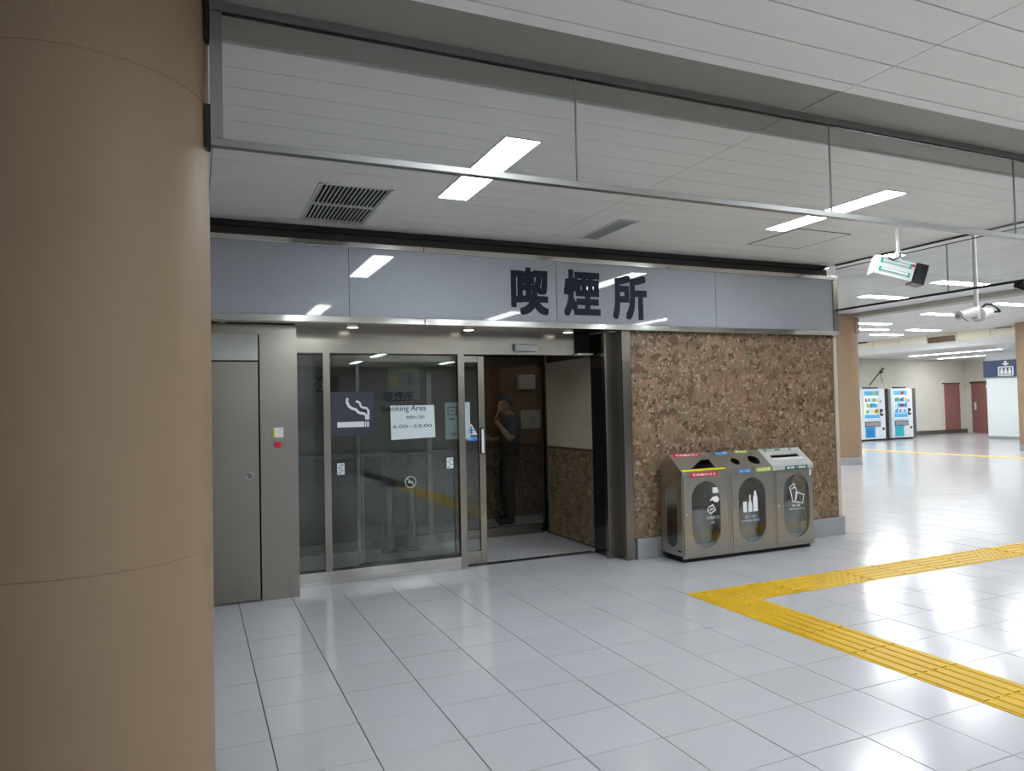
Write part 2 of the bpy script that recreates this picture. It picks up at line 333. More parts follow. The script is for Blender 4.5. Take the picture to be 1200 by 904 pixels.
# ceiling beyond the second curtain, higher
rear = MB()
for k in range(33): rear.box(-7, 9.2, rows[-1][0] if 0 else -16+k*.207, -16+k*.207+.2, CZ, CZ+.02)
tag(rear.build('ceiling_panelling', 'ceil', ce), kind='stuff')
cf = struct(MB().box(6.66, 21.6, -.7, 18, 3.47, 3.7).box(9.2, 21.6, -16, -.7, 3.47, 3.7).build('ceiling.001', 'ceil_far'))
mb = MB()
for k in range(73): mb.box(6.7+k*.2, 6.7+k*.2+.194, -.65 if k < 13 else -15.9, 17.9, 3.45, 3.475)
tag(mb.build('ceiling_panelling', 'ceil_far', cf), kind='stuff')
struct(bx('ceiling.002', (21.3, 34, -16, 18, 3.0, 3.3), 'ceil_far'))
struct(MB().box(6.66, 6.7, -.7, 2.6, 3.0, 3.47).box(6.7, 9.2, -.72, -.68, 3.0, 3.47).box(9.2, 9.24, -16, -.68, 3.0, 3.47).build('wall_drop', 'strip'))
struct(bx('beam', (13.9, 14.25, -16, 18, 3.36, 3.46), 'strip')); 

def vent(x0, x1, y0, y1, label, slats):
    t = thing('ceiling_vent', ((x0+x1)/2, (y0+y1)/2, CZ), label, 'vent')
    z = CZ-.006; fr = .018; m = MB()
    m.box(x0, x1, y0, y0+fr, z, CZ+.02).box(x0, x1, y1-fr, y1, z, CZ+.02).box(x0, x0+fr, y0, y1, z, CZ+.02).box(x1-fr, x1, y0, y1, z, CZ+.02)
    m.build('frame', 'lightgrey', t)
    if slats:
        bx('backing', (x0+.003, x1-.003, y0+.003, y1-.003, CZ+.022, CZ+.028), 'void', t); ym = (y0+y1)/2; bx('cross_bar', (x0+fr, x1-fr, ym-.008, ym+.008, z, CZ+.01), 'lightgrey', t)
        for k in range(1, slats):
            x = x0+(x1-x0)*k/slats
            for a, b in ((y0+fr, ym-.008), (ym+.008, y1-fr)): bx('slat', (x-.004, x+.004, a, b, CZ-.004, CZ+.004), 'lightgrey', t)
    else: bx('cover', (x0+fr, x1-fr, y0+fr, y1-fr, CZ+.0, CZ+.01), 'grey', t)
vent(.86, 1.36, 1.29, 2.30, 'square black slatted air vent in the ceiling above the sign, left end', 17)
vent(3.27, 3.46, 1.45, 2.14, 'narrow plain grey ceiling cover above the large lettering', 0)
hp = thing('access_panel', (5.27, 1.5, CZ), 'square flush access panel in the ceiling near the sign right end', 'ceiling panel')
bx('panel', (4.96, 5.57, 1.22, 1.83, CZ-.004, CZ+.0), 'ceil', hp); 
mb = MB()
for a in ((4.945, 4.955, 1.205, 1.845), (5.575, 5.585, 1.205, 1.845), (4.955, 5.575, 1.205, 1.215), (4.955, 5.575, 1.835, 1.845)): mb.box(*a, CZ-.003, CZ)
mb.build('joint', 'ceil_gap', hp)

def lamp(x, y, z, lx, ly, label, group, m='lamp', fw=.012):
    t = thing('ceiling_light', (x, y, z), label, 'ceiling light', group)
    mb = MB(); a, b, c, d = x-lx/2, x+lx/2, y-ly/2, y+ly/2
    for r in ((a-fw, a, c-fw, d+fw), (b, b+fw, c-fw, d+fw), (a, b, c-fw, c), (a, b, d, d+fw)): mb.box(*r, z-.006, z)
    mb.build('frame', 'lightgrey', t); bx('diffuser', (a, b, c, d, z-.005, z-.001), m, t); return t
lamp(1.80, .73, CZ, .21, 1.22, 'rectangular ceiling lamp over the sliding door, seen through the first glass pane', 'lamps')
lamp(4.78, .71, CZ, .21, 1.20, 'rectangular ceiling lamp over the bin wall, crossing the second glass seam', 'lamps')
for x, y in [(x, y) for y in (-2.75, -5.2, -7.6, -10.5, -13.5) for x in (1.8, 4.78, 7.8) if not (x < 2 and y < -6)]+[(-4.2, -4.6)]:  # unseen lamps, added so floor and ceiling get more even light
    lamp(x, y, CZ, .21, 1.22, 'ceiling lamp added for light behind the viewpoint, outside the photographed area', 'added lamps outside the frame')
FARL = [(12.34, 6.29, 'concourse lamp seen just below the hanging lamp box, nearest the sign corner'), (12.2, 4.7, 'concourse lamp crossing behind the long white camera pole'),
 (16.3, 7.94, 'concourse lamp just left of the white security camera housings'), (16.3, 9.88, 'uppermost of the lamps beside the peach column top'), (17.6, 11.0, 'middle one of the lamps beside the peach column top'),
 (19.5, 10.8, 'small far concourse lamp above the bulkhead left of its dark grille'), (19.6, 12.1, 'lowest of the lamps beside the peach column top, nearest the bulkhead'), (16.2, 6.27, 'concourse lamp right of the security camera cable at the right edge'),
 (8.4, 3.4, 'nearest concourse lamp, added for light behind the hanging lamp box')]  # this nearest lamp is added to brighten the concourse
for x, y, lb in FARL: lamp(x, y, 3.45, 1.22, .24, 'white '+lb, 'concourse lamps', 'lamp_far')
for x, y in [(16.2, 4.3), (12.2, 2.2), (8.4, .6), (12.2, -1), (16.2, 1), (19.6, 7.5), (19.6, 4), (10.5, 8.5), (8.6, 6.4), (13, 11.5), (16.2, 13.2), (19.6, 15), (10, 13)]:  # unseen lamps added to light the far concourse
    lamp(x, y, 3.45, 1.22, .24, 'concourse lamp added for light, outside the frame or hidden behind the smoking room', 'hidden added concourse lamps', 'lamp_far')
for x, y, l, lb in [(23.9, 13, 3.2, 'longest lamp of the low lobby ceiling, just below the cream bulkhead'), (26.8, 14.4, 2.4, 'second long lamp in the lobby ceiling, above the left mauve door'), (24.2, 8, 3, 'lobby lamp added for light, hidden past the right edge column, nearer one'), (28.5, 10, 3, 'lobby lamp added for light behind the white shaft'), (28.2, 13.6, .8, 'short lamp at the lobby corner beside the mauve doors')]:
    lamp(x, y, 3.0, .25, l, lb, 'far lobby lamps', 'lamp_low')  # those past the edge column and behind the shaft are unseen, added for light

# ================================================================ SMOKE CURTAINS (hanging glass)
def curtain1():
    t = thing('smoke_curtain', (2.5, -.69, 2.47), 'long hanging glass smoke curtain in a steel frame across the ceiling', 'glass curtain')
    xe = 6.4+2.6
    bx('top_rail', (.15, xe, -.706, -.674, 2.978, 3.012), 'rail', t); bx('glazing_bead', (.198, xe, -.697, -.683, 2.972, 2.979), 'black', t); bx('bottom_rail', (.15, xe, -.708, -.672, 2.474, 2.502), 'rail', t, bevel=.002)
    bx('end_post', (.155, .198, -.708, -.672, 2.502, 2.972), 'rail', t); e = 1.683; edges = [.198, 1.683, 3.24, 4.805, 6.37, 7.93, xe]
    for a, b in zip(edges, edges[1:]):
        bx('glass_pane', (a+.003, b-.003, -.693, -.687, 2.502, 2.972), 'glass', t)
    for a in edges[1:-1]: bx('joint_seal', (a-.003, a+.003, -.694, -.686, 2.502, 2.972), 'grey', t)
    bx('wall_bracket', (.135, .156, -.715, -.665, 2.86, 3.0), 'black', t); bx('wall_bracket', (.135, .156, -.715, -.665, 2.46, 2.62), 'black', t)
curtain1()
t = thing('smoke_curtain', (6.66, 1, 2.47), 'second glass smoke curtain running from the sign corner towards the concourse', 'glass curtain')
bx('top_rail', (6.655, 6.68, -.66, 2.36, 2.984, 3.0), 'black', t); bx('glazing_bead', (6.66, 6.67, -.66, 2.36, 2.945, 2.953), 'black', t); bx('bottom_rail', (6.655, 6.68, -.66, 2.36, 2.478, 2.50), 'black', t)
for a, b in ((-.66, 1.057), (1.063, 2.36)): bx('glass_pane', (6.662, 6.668, a, b, 2.50, 2.955), 'glass', t)
bx('joint_seal', (6.66, 6.67, 1.055, 1.065, 2.49, 2.955), 'grey', t)

# ================================================================ BUILDING: STRUCTURE
struct(bx('wall_recess', (-6, 6.655, 2.48, 2.55, 2.80, 3.03), 'recess'))
struct(bx('trim_1', (-6, 6.65, 2.44, 2.48, 2.955, 3.0), 'black'))
# main solid behind stone
ws = struct(MB().box(3.97, 6.64, 2.425, 2.6, 0, 2.22).build('wall_front', 'recess'))
SY = 2.42
zs = [.2, .498, .796, 1.094, 1.392, 1.79, 2.088, 2.205]; zs = [.2, .498, .796, 1.094, 1.44, 1.79, 2.205]
xt = [3.972]+[4.33+.316*k for k in range(0, 8)]+[6.637]
for za, zb in zip(zs, zs[1:]):
    for xa, xb in zip(xt, xt[1:]):
        MB().box(xa+.0008, xb-.0008, SY+random.uniform(-.0006, .0006), SY+.02, za+.0008, zb-.0008).build('stone_panel', 'stone', ws)
struct(bx('trim_2', (6.64, 6.69, 2.41, 2.60, .19, 2.205), 'cream'))
bb = struct(bx('baseboard_front', (3.975, 6.69, 2.41, 2.6, 0, .19), 'skirt'))
for a, b in ((3.975, 4.21), (4.212, 5.4), (5.402, 6.70)): bx('skirting_block', (a+.001, b-.001, 2.385, 2.409, .0, .197), 'skirt', bb)
struct(bx('wall_right', (6.5, 6.64, 2.6, 17, 0, 3.47), 'wall_far'))
# pilasters at the entrance
struct(bx('trim_3', (3.865, 3.958, 2.40, 2.50, 0, 2.205), 'steel', bevel=.002))
struct(bx('trim_4', (3.85, 3.97, 2.50, 2.62, 0, 2.205), 'steel_dk'))
struct(bx('trim_5', (3.765, 3.852, 2.56, 2.62, 0, 2.205), 'steel', bevel=.002))
struct(bx('trim_6', (3.80, 3.97, 2.62, 2.90, 0, 2.205), 'black'))
struct(bx('trim_7', (3.885, 3.95, 2.90, 2.95, 0, 2.0), 'steel_dk'))
# facade left: steel service door and panels
dr = struct(bx('door_1', (-.36, .563, 2.58, 2.62, .012, 1.90), 'steel'))
k_ = MB().cyl((.495, 2.575, .994), (.495, 2.58, .994), .03, 20).build('lock_plate', 'steel_hi', dr)
MB().cyl((.495, 2.53, .994), (.495, 2.575, .994), .022, 20, .016).build('knob', 'steel_dk', dr, smooth=True)
wf = struct(bx('wall_service', (-6, .862, 2.64, 2.9, 0, 2.205), 'void'))
bx('transom_panel', (-.36, .565, 2.575, 2.64, 1.912, 2.12), 'steel_hi', wf); bx('side_panel', (.576, .865, 2.575, 2.88, 0.002, 2.12), 'steel', wf)
bx('side_panel', (-1.4, -.37, 2.575, 2.64, .002, 2.12), 'steel', wf); bx('top_band', (-6, .865, 2.60, 2.64, 2.122, 2.205), 'steel', wf)
# header over entrance
hd = struct(bx('wall_header', (.868, 3.60, 2.87, 2.95, 2.0, 2.212), 'steel')); bx('wall_header_return', (3.60, 3.80, 2.9, 2.95, 2.05, 2.21), 'void', hd); bx('shelf', (3.60, 3.78, 2.80, 2.95, 2.0, 2.015), 'white', hd)
sf = struct(bx('ceiling.003', (-6, 3.86, 2.45, 5.7, 2.213, 2.30), 'steel'))
# fixed glazing
wn = struct(bx('window_1', (.87, 2.42, 2.865, 2.93, 0, .112), 'steel_hi'))
bx('side_mullion', (1.12, 1.178, 2.87, 2.92, .113, 2.0), 'steel', wn); bx('end_mullion', (2.356, 2.418, 2.862, 2.925, .0, 2.0), 'steel', wn); bx('left_jamb', (.869, .892, 2.868, 2.92, .112, 2.0), 'steel', wn)
bx('glass_pane', (.892, 1.12, 2.89, 2.898, .112, 2.0), 'door_glass', wn); bx('glass_pane', (1.178, 2.356, 2.89, 2.898, .112, 2.0), 'door_glass', wn)
bx('bottom_bead', (.892, 2.356, 2.885, 2.905, .112, .125), 'black', wn)
# sliding door leaf
sd = struct(bx('door_2', (2.588, 2.652, 2.95, 2.99, .02, 1.99), 'steel', bevel=.002))
bx('rear_stile', (1.42, 1.445, 2.95, 2.985, .02, 1.99), 'steel_dk', sd); bx('top_rail', (1.445, 2.588, 2.955, 2.985, 1.93, 1.99), 'steel', sd); bx('bottom_rail', (1.445, 2.588, 2.955, 2.985, .02, .13), 'steel', sd)
bx('glass_pane', (1.445, 2.588, 2.966, 2.974, .13, 1.93), 'door_glass', sd)
h_ = bx('pull_handle', (2.60, 2.638, 2.935, 2.95, 1.05, 1.30), 'black', sd, bevel=.004); bx('grip', (2.607, 2.631, 2.93, 2.936, 1.06, 1.29), 'white', h_)
mb = MB(); 
for r in ((1.47, 1.482, .14, 1.09), (2.34, 2.352, .12, 1.09), (1.482, 2.34, 1.078, 1.09)): mb.box(r[0], r[1], 2.993, 3.005, r[2], r[3])
mb.build('guard_rail', 'steel_hi', sd)
bx('threshold', (2.42, 3.8, 2.90, 2.98, -.003, .006), 'steel_dk', sd)
# vestibule shell
vf = struct(bx('floor.001', (.87, 5.4, 2.47, 5.7, -.012, -.002), 'inner_tile'))
vw = struct(bx('wall_vestibule', (3.92, 4.1, 2.952, 4.14, 0, 2.2), 'recess')); bx('cream_board', (3.90, 3.92, 2.96, 4.12, 1.03, 2.0), 'cream', vw); bx('dado_rail', (3.893, 3.92, 2.96, 4.12, 1.005, 1.03), 'brown_trim', vw)
for za, zb in ((.02, .35), (.35, .68), (.68, 1.005)):
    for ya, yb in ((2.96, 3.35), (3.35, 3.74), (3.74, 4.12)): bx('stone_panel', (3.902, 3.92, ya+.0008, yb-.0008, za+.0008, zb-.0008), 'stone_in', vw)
bx('corner_bead', (3.892, 3.925, 4.12, 4.14, 0, 2.0), 'steel', vw)
struct(bx('wall_left', (.80, .87, 2.95, 5.7, 0, 2.21), 'brown')); 
wb = struct(bx('wall_back', (.8, 5.5, 5.55, 5.7, 0, 2.21), 'brown')); bx('dado_rail', (.87, 5.4, 5.53, 5.55, .95, .975), 'brown_trim', wb)
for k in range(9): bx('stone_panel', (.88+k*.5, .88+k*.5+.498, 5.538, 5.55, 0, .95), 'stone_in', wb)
struct(bx('wall_side', (5.4, 5.5, 2.6, 5.7, 0, 2.21), 'brown')); struct(bx('wall_divider', (4.1, 5.4, 4.0, 4.14, 0, 2.21), 'brown'))
gp = struct(bx('window_2', (.87, 3.94, 4.22, 4.28, 0, .105), 'steel'))
bx('header', (.87, 3.94, 4.22, 4.28, 1.965, 2.08), 'steel', gp); bx('upper_panel', (.87, 3.94, 4.23, 4.27, 2.08, 2.21), 'void', gp)
for a, b in ((.87, .92), (2.46, 2.515), (3.89, 3.94)): bx('mullion', (a, b, 4.22, 4.28, .105, 1.965), 'steel', gp)
for a, b in ((.92, 2.46), (2.515, 3.89)): bx('glass_pane', (a, b, 4.246, 4.254, .105, 1.965), 'door_glass', gp)

# ================================================================ SIGN
sg = thing('fascia_sign', (3.2, 2.42, 2.2), 'long grey fascia sign with three dark characters over the entrance', 'sign')
bx('housing', (-6, 6.64, 2.372, 2.47, 2.215, 2.862), 'steel_dk', sg)
for a, b in ((-6, -.62), (-.615, 1.886), (1.89, 4.39), (4.394, 6.672)):
    bx('top_trim', (a, b, 2.345, 2.479, 2.822, 2.866), 'steel_hi', sg, bevel=.003); bx('bottom_trim', (a, b, 2.345, 2.479, 2.205, 2.258), 'steel_hi', sg, bevel=.003)
bx('end_trim', (6.606, 6.672, 2.346, 2.479, 2.258, 2.822), 'steel', sg, bevel=.003); bx('end_trim', (6.598, 6.606, 2.35, 2.37, 2.258, 2.822), 'steel_dk', sg)
for a, b in ((-2.45, -.585), (-.58, 1.254), (1.258, 3.15), (3.154, 4.975), (4.979, 6.598)):
    bx('sign_panel', (a+.001, b-.001, 2.36, 2.371, 2.258, 2.822), 'acrylic', sg)
for ch, r in (('喫', (2.709, 3.057, 2.335, 2.735)), ('煙', (3.24, 3.60, 2.338, 2.742)), ('所', (3.765, 4.125, 2.322, 2.722))):
    text('character', ch, r, 'ink', sg, front(2.36), bold=.037)
for x in (.295, 1.344, 2.403, 3.434):
    t = thing('downlight', (x, 2.68, 2.213), 'small round %s downlight in the steel soffit under the sign' % {.295: 'leftmost', 1.344: 'second from left', 2.403: 'third from left', 3.434: 'rightmost'}[x], 'downlight', 'soffit downlights')
    MB().cyl((x, 2.68, 2.206), (x, 2.68, 2.212), .055, 24).build('rim', 'steel_hi', t); MB().cyl((x, 2.68, 2.203), (x, 2.68, 2.206), .045, 24).build('lens', 'down', t)
t = thing('door_sensor', (3.06, 2.86, 2.03), 'slim white automatic door sensor on the steel header', 'sensor')
bx('body', (2.936, 3.178, 2.835, 2.87, 2.035, 2.097), 'white', t, bevel=.004); bx('bezel', (2.93, 3.184, 2.86, 2.87, 2.092, 2.104), 'grey', t); bx('sensor_lens', (2.95, 3.164, 2.84, 2.86, 2.03, 2.036), 'black', t)
t = thing('emergency_call_switch', (.71, 2.575, 1.2), 'small white switch with red button on the steel side panel', 'switch')
bx('plate', (.674, .75, 2.562, 2.575, 1.29, 1.37), 'white', t, bevel=.003); bx('yellow_mark', (.674, .688, 2.56, 2.5625, 1.30, 1.36), 'yel', t); bx('bracket', (.697, .712, 2.562, 2.575, 1.255, 1.29), 'grey', t)
MB().cyl((.706, 2.545, 1.232), (.706, 2.575, 1.232), .026, 20).build('red_button', 'red', t, smooth=True)

# ---------------------------------------------------------------- stickers, papers on the glass
GY = 2.889
t = thing('smoking_sign', (1.378, GY, 1.27), 'dark square sticker with white cigarette pictogram on the glass', 'sticker')
bx('backing', (1.19, 1.562, GY-.0015, GY, 1.272, 1.656), 'navy', t)
U = lambda u, v: (1.194+(u-130)/325*.368, 1.656-(v-400)/300*.384)
def pu(pts): return [U(*p) for p in pts]
mb = MB()
for q in ([(170, 605), (378, 605), (378, 642), (170, 642)], [(384, 605), (394, 605), (394, 642), (384, 642)], [(400, 605), (415, 605), (415, 642), (400, 642)]): mb.prism(pu(q), front(GY-.0015), 0, .001)
mb.build('cigarette_symbol', 'white_ink', t)
mb = MB().ribbon(pu([(250, 440), (246, 468), (262, 498), (288, 514), (315, 520), (330, 538), (350, 546), (380, 550), (394, 562), (398, 592)]), .023, front(GY-.0015), 0, .001)
mb.ribbon(pu([(315, 465), (335, 468), (348, 480), (352, 498), (368, 508), (398, 512), (412, 528), (411, 592)]), .019, front(GY-.0015), 0.0001, .0011).build('smoke_symbol', 'white_ink', t)
t = thing('glass_lettering', (1.9, GY, 1.5), 'dark vinyl smoking area lettering on the glass above the white notice', 'lettering')
text('japanese_text', '喫煙所', (1.66, 1.93, 1.57, 1.655), 'ink', t, front(GY), bold=.02); text('english_text', 'Smoking Area', (1.638, 2.045, 1.462, 1.53), 'ink', t, front(GY-.003))
t = thing('notice_paper', (1.92, GY, 1.22), 'white landscape notice sheet taped to the glass beside the cigarette sticker', 'notice')
MB().prism([(1.716, 1.22), (2.132, 1.232), (2.124, 1.528), (1.712, 1.53)], front(GY-.0005), 0, .0015).build('sheet', 'paper', t)
text('title_line', '喫煙所のご案内', (1.86, 2.03, 1.405, 1.435), 'ink', t, front(GY-.002)); text('hours_line', '6:00~23:00', (1.735, 2.10, 1.325, 1.355), 'ink', t, front(GY-.002))
t = thing('notice_poster', (2.38, 2.962, 1.2), 'pale green notice poster behind the door post', 'poster')
bx('sheet', (2.255, 2.504, 2.962, 2.9645, 1.202, 1.549), 'poster', t)
mb = MB()
for r in ((2.28, 2.37, 1.50, 1.507), (2.28, 2.37, 1.43, 1.437), (2.28, 2.287, 1.43, 1.507), (2.363, 2.37, 1.43, 1.507), (2.295, 2.35, 1.465, 1.472)): mb.box(r[0], r[1], 2.960, 2.962, r[2], r[3])
mb.build('box_symbol', 'ink', t); text('caption', '●●●', (2.29, 2.35, 1.385, 1.40), 'ink', t, front(2.962)); text('small_caption', '注意', (2.31, 2.36, 1.23, 1.27), 'ink', t, front(2.962))
for x, lb in ((1.264, 'small white door sticker below the cigarette pictogram, left'), (2.268, 'small white door sticker beside the door post, right')):
    t = thing('glass_sticker', (x, GY, .94), lb, 'sticker'); bx('backing', (x-.032, x+.032, GY-.001, GY, .935, 1.035), 'paper', t)
    mb = MB()
    for k in range(4): mb.box(x-.024+(k % 2)*.02, x+.002+(k % 2)*.02, GY-.002, GY-.001, .945+k*.022, .957+k*.022)
    mb.build('symbol', 'grey', t)
t = thing('no_smoking_sticker', (1.91, 2.958, .8), 'round no smoking outline sticker low on the sliding glass', 'sticker')
N_ = 28; mb = MB()
mb.ribbon([(1.91+.05*math.cos(2*math.pi*i/N_), .825+.05*math.sin(2*math.pi*i/N_)) for i in range(N_+1)], .012, front(2.964), 0, .001)
mb.ribbon([(1.875, .86), (1.945, .79)], .01, front(2.964), 0, .001).build('prohibition_ring', 'white_ink', t); mb = MB().box(1.885, 1.935, 2.9628, 2.964, .818, .832).build('cigarette_symbol', 'white_ink', t)
t = thing('door_sticker', (2.52, 2.96, 1.18), 'blue automatic door arrow and white triangle sticker on the door glass', 'sticker')
MB().prism([(2.455, 1.235), (2.575, 1.235), (2.515, 1.345)], front(2.9655), 0, .001).build('triangle', 'white_ink', t)
MB().box(2.508, 2.522, 2.962, 2.9644, 1.245, 1.315).box(2.49, 2.54, 2.962, 2.9644, 1.275, 1.288).box(2.497, 2.533, 2.962, 2.9644, 1.25, 1.26).build('figure_symbol', 'blue', t)
MB().prism([(2.45, 1.20), (2.475, 1.222), (2.57, 1.222), (2.578, 1.20), (2.57, 1.178), (2.475, 1.178)], front(2.9655), 0, .001).build('arrow', 'blue', t)
text('arrow_text', '自動ドア', (2.478, 2.56, 1.19, 1.21), 'white_ink', t, front(2.9645))

# ================================================================ ROUND COLUMNS
def column(cx_, cy_, r, h, label, skirt=True, seams=()):
    t = thing('round_column', (cx_, cy_, 0), label, 'column')
    segs = [0]+list(seams)+[h]
    for a, b in zip(segs, segs[1:]): MB().cyl((cx_, cy_, a+.0015), (cx_, cy_, b-.0015), r, 128).build('cladding', 'pillar', t, smooth=True)
    for s_ in seams: MB().cyl((cx_, cy_, s_-.003), (cx_, cy_, s_+.003), r-.002, 128).build('joint', 'seam', t, smooth=True)
    if skirt:
        for k in range(8):
            a0 = 2*math.pi*k/8; vs = [(a0+(2*math.pi/8-.01)*i/6) for i in range(7)]
            poly = [(cx_+(r+.012)*math.cos(a), cy_+(r+.012)*math.sin(a)) for a in vs]+[(cx_+(r-.01)*math.cos(a), cy_+(r-.01)*math.sin(a)) for a in reversed(vs)]
            MB().prism(poly, lambda u, v, w_: (u, v, w_), 0, .17).build('skirting_block', 'skirt', t)
    return t
c1 = column(-.287, -.575, .44, CZ+.02, 'large peach round column filling the left foreground', True, (1.015, 2.622))
MB().box(-.290, -.284, -1.0165, -1.0, 2.665, 3.0).build('vertical_joint', 'seam', c1)
c2 = column(13.86, 8.83, .44, 3.45, 'slim peach column beyond the bin wall corner, left of the vending machines', True, ())
bx('slot_cover', (13.95, 14.07, 8.385, 8.41, 3.0, 3.42), 'seam', c2)
column(20.78, 8.52, .44, 3.45, 'peach column cut by the right edge of the photo', True, ())

# ================================================================ RECYCLING STATION
X0, X1, YF, YB = 4.245, 5.875, 2.04, 2.375
t = thing('recycling_bin', ((X0+X1)/2, 2.2, 0), 'stainless steel three-compartment recycling bin against the brown stone wall', 'bin')
YR, ZF, ZR, ZB = 2.225, .845, 1.0, .875
prof = [(YF, .045), (YB, .045), (YB, ZB), (YR, ZR-.004), (YF, ZF-.004)]
yz = lambda u, v, w_: (w_, u, v)
# side panels with long windows
for a, b, nm in ((X0, X0+.012, 'side_panel'), (X1-.012, X1, 'side_panel')):
    sp_ = MB().ring((YF, YB, .045, .80), stadium((YF+YB)/2, .43, .085, .30), yz, a, b).prism([(YF, .80), (YB, .80), (YB, ZB), (YR, ZR-.004), (YF, ZF-.004)], yz, a, b).build(nm, 'bin', t)
    MB().prism(stadium((YF+YB)/2, .43, .086, .301), yz, a+.004, a+.007).build('side_window', 'door_glass', sp_)
bx('vent_label', (X0-.002, X0, YF+.02, YF+.08, .10, .112), 'black', t)
bx('back_panel', (X0+.012, X1-.012, YB-.01, YB, .045, ZB), 'bin', t); bx('floor_panel', (X0, X1, YF, YB, .045, .06), 'bin', t); bx('kick_plate', (X0, X1, YF-.004, YF+.01, .04, .075), 'bin', t)
bx('plinth', (X0+.03, X1-.03, YF+.03, YB-.02, .0, .045), 'void', t)
for x in (X0+.04, X1-.04):
    for yy in (YF+.04, YB-.04): MB().cyl((x, yy, 0), (x, yy, .045), .018, 12).build('foot', 'black', t)
doors = [(4.262, 4.775), (4.832, 5.338), (5.386, 5.862)]; wins = [4.519, 5.078, 5.650]
for a, b in ((4.775, 4.832), (5.338, 5.386)): MB().box(a+.004, (a+b)/2-.002, YF-.004, YF+.02, .075, .80).box((a+b)/2+.002, b-.004, YF-.004, YF+.02, .075, .80).build('divider_post', 'bin', t)
bx('front_top_rail', (X0, X1, YF-.006, YF+.012, .80, ZF), 'bin', t)
for (a, b), wx in zip(doors, wins):
    d = MB().ring((a, b, .078, .798), stadium(wx, .436, .168, .316), front(YF-.006), -.02, 0).build('door', 'bin', t)
    MB().prism(stadium(wx, .436, .169, .317), front(YF), 0, .003).build('window', 'glass', d)
    MB().cyl((a+.03, YF-.012, .45), (a+.03, YF-.006, .45), .008, 12).build('lock', 'white', d)
    mb = MB()   # bag hanging inside
    n, L_ = 22, 7; vs = []
    for j in range(L_):
        z = .14+j*.055
        for i in range(n):
            an = 2*math.pi*i/n; rr = 1+.1*math.sin(an*5+j)+random.uniform(-.06, .06); vs.append((wx+.19*rr*math.cos(an), 2.21+.11*rr*math.sin(an), z))
    mb.add(vs, [(j*n+i, j*n+(i+1) % n, (j+1)*n+(i+1) % n, (j+1)*n+i) for j in range(L_-1) for i in range(n)]+[tuple(range(n))]); mb.build('bin_liner', 'bag', t, smooth=True)
    bx('bin_bucket', (wx-.2, wx+.2, 2.08, 2.34, .065, .12+.03), 'grey', t)
for x in (4.80, 5.36): bx('inner_divider', (x-.004, x+.004, YF+.02, YB-.012, .06, .83), 'bin', t)
# lids (sloped plates with openings)
sl = Vector((0, YR-YF+.01, ZR-ZF)); SL = sl.length; sl.normalize(); nrm = Vector((0, -sl.z, sl.y))
def slope(u, v, w_):
    p = Vector((u, YF-.01, ZF))+sl*v+nrm*w_; return tuple(p)
l1 = MB().ring((X0-.004, 4.70, 0, SL), [(4.37, .035), (4.66, .035), (4.655, .155), (4.565, .155)], slope, -.006, .004).build('lid', 'bin', t)
l2 = MB().ring((4.702, 5.06, 0, SL), circle(4.945, .10, .048), slope, -.006, .004).ring((5.06, 5.334, 0, SL), circle(5.18, .105, .062, 24, .062), slope, -.006, .004).build('lid', 'bin', t)
l3 = MB().ring((5.336, X1+.004, 0, SL), [(5.42, .115), (5.79, .115), (5.79, .155), (5.42, .155)], slope, -.006, .006).build('lid', 'bin_lid', t); l3['label'] = 'white lid with long paper slot'
MB().prism([(5.40, .08), (5.815, .08), (5.815, .10), (5.40, .10)], slope, .006, .010).build('slot_lip', 'white', l3)
for a, b in ((X0-.004, 4.70), (4.702, 5.334), (5.336, X1+.004)): MB().box(a, b, YF-.016, YF-.006, ZF-.04, ZF+.004).build('lid_edge', 'bin' if b < 5.8 else 'bin_lid', t)
MB().prism([(YR, ZR), (YB+.003, ZB), (YB+.003, ZB-.01), (YR, ZR-.01)], yz, X0-.004, X1+.004).build('rear_lid', 'bin', t)
bx('inner_black', (X0+.02, X1-.02, YF+.02, YB-.015, .80, .815), 'void', t)
# stickers on the bin
MB().prism([(4.25, .004), (4.76, .004), (4.76, .026), (4.25, .026)], slope, .004, .007).build('yellow_strip', 'yel', t)
def bsticker(r, m, s, place):
    q = MB().prism([(r[0], r[2]), (r[1], r[2]), (r[1], r[3]), (r[0], r[3])], place, 0, .001).build('label_strip', m, t)
    dx = (r[1]-r[0])*.08; dz = (r[3]-r[2])*.2; text('lettering', s, (r[0]+dx, r[1]-dx, r[2]+dz, r[3]-dz), 'white_ink', q, lambda u, v, w_: place(u, v, w_+.001), bold=.02, thick=.001)
top = lambda u, v, w_: slope(u, v, .004+w_)
FB = YF-.0165
bsticker((4.28, 4.60, SL-.042, SL-.004), 'redv', 'その他のゴミ', top); bsticker((4.335, 4.655, .797, .836), 'redv', 'その他のゴミ', front(FB))
bsticker((4.78, 4.94, SL-.040, SL-.004), 'blue', 'ビン・カン', top); bsticker((4.915, 5.06, .803, .840), 'blue', 'ビン・カン', front(FB))
bsticker((5.03, 5.18, SL-.030, SL-.004), 'lime', 'ペットボトル', top); bsticker((5.13, 5.315, .806, .843), 'lime', 'ペットボトル', front(FB))
bsticker((5.40, 5.76, SL-.036, SL-.008), 'green', '新聞・雑誌', lambda u, v, w_: slope(u, v, .0065+w_)); bsticker((5.39, 5.66, SL-.055, SL-.04), 'lime', 'NEWS', lambda u, v, w_: slope(u, v, .0065+w_)); bsticker((5.50, 5.80, .803, .840), 'green', '新聞・雑誌', front(FB))
PW = front(YF-.0035)
mb = MB()  # hand dropping litter
mb.prism([(4.56, .56), (4.60, .595), (4.65, .60), (4.68, .57), (4.655, .54), (4.62, .545), (4.60, .565)], PW, 0, .001)
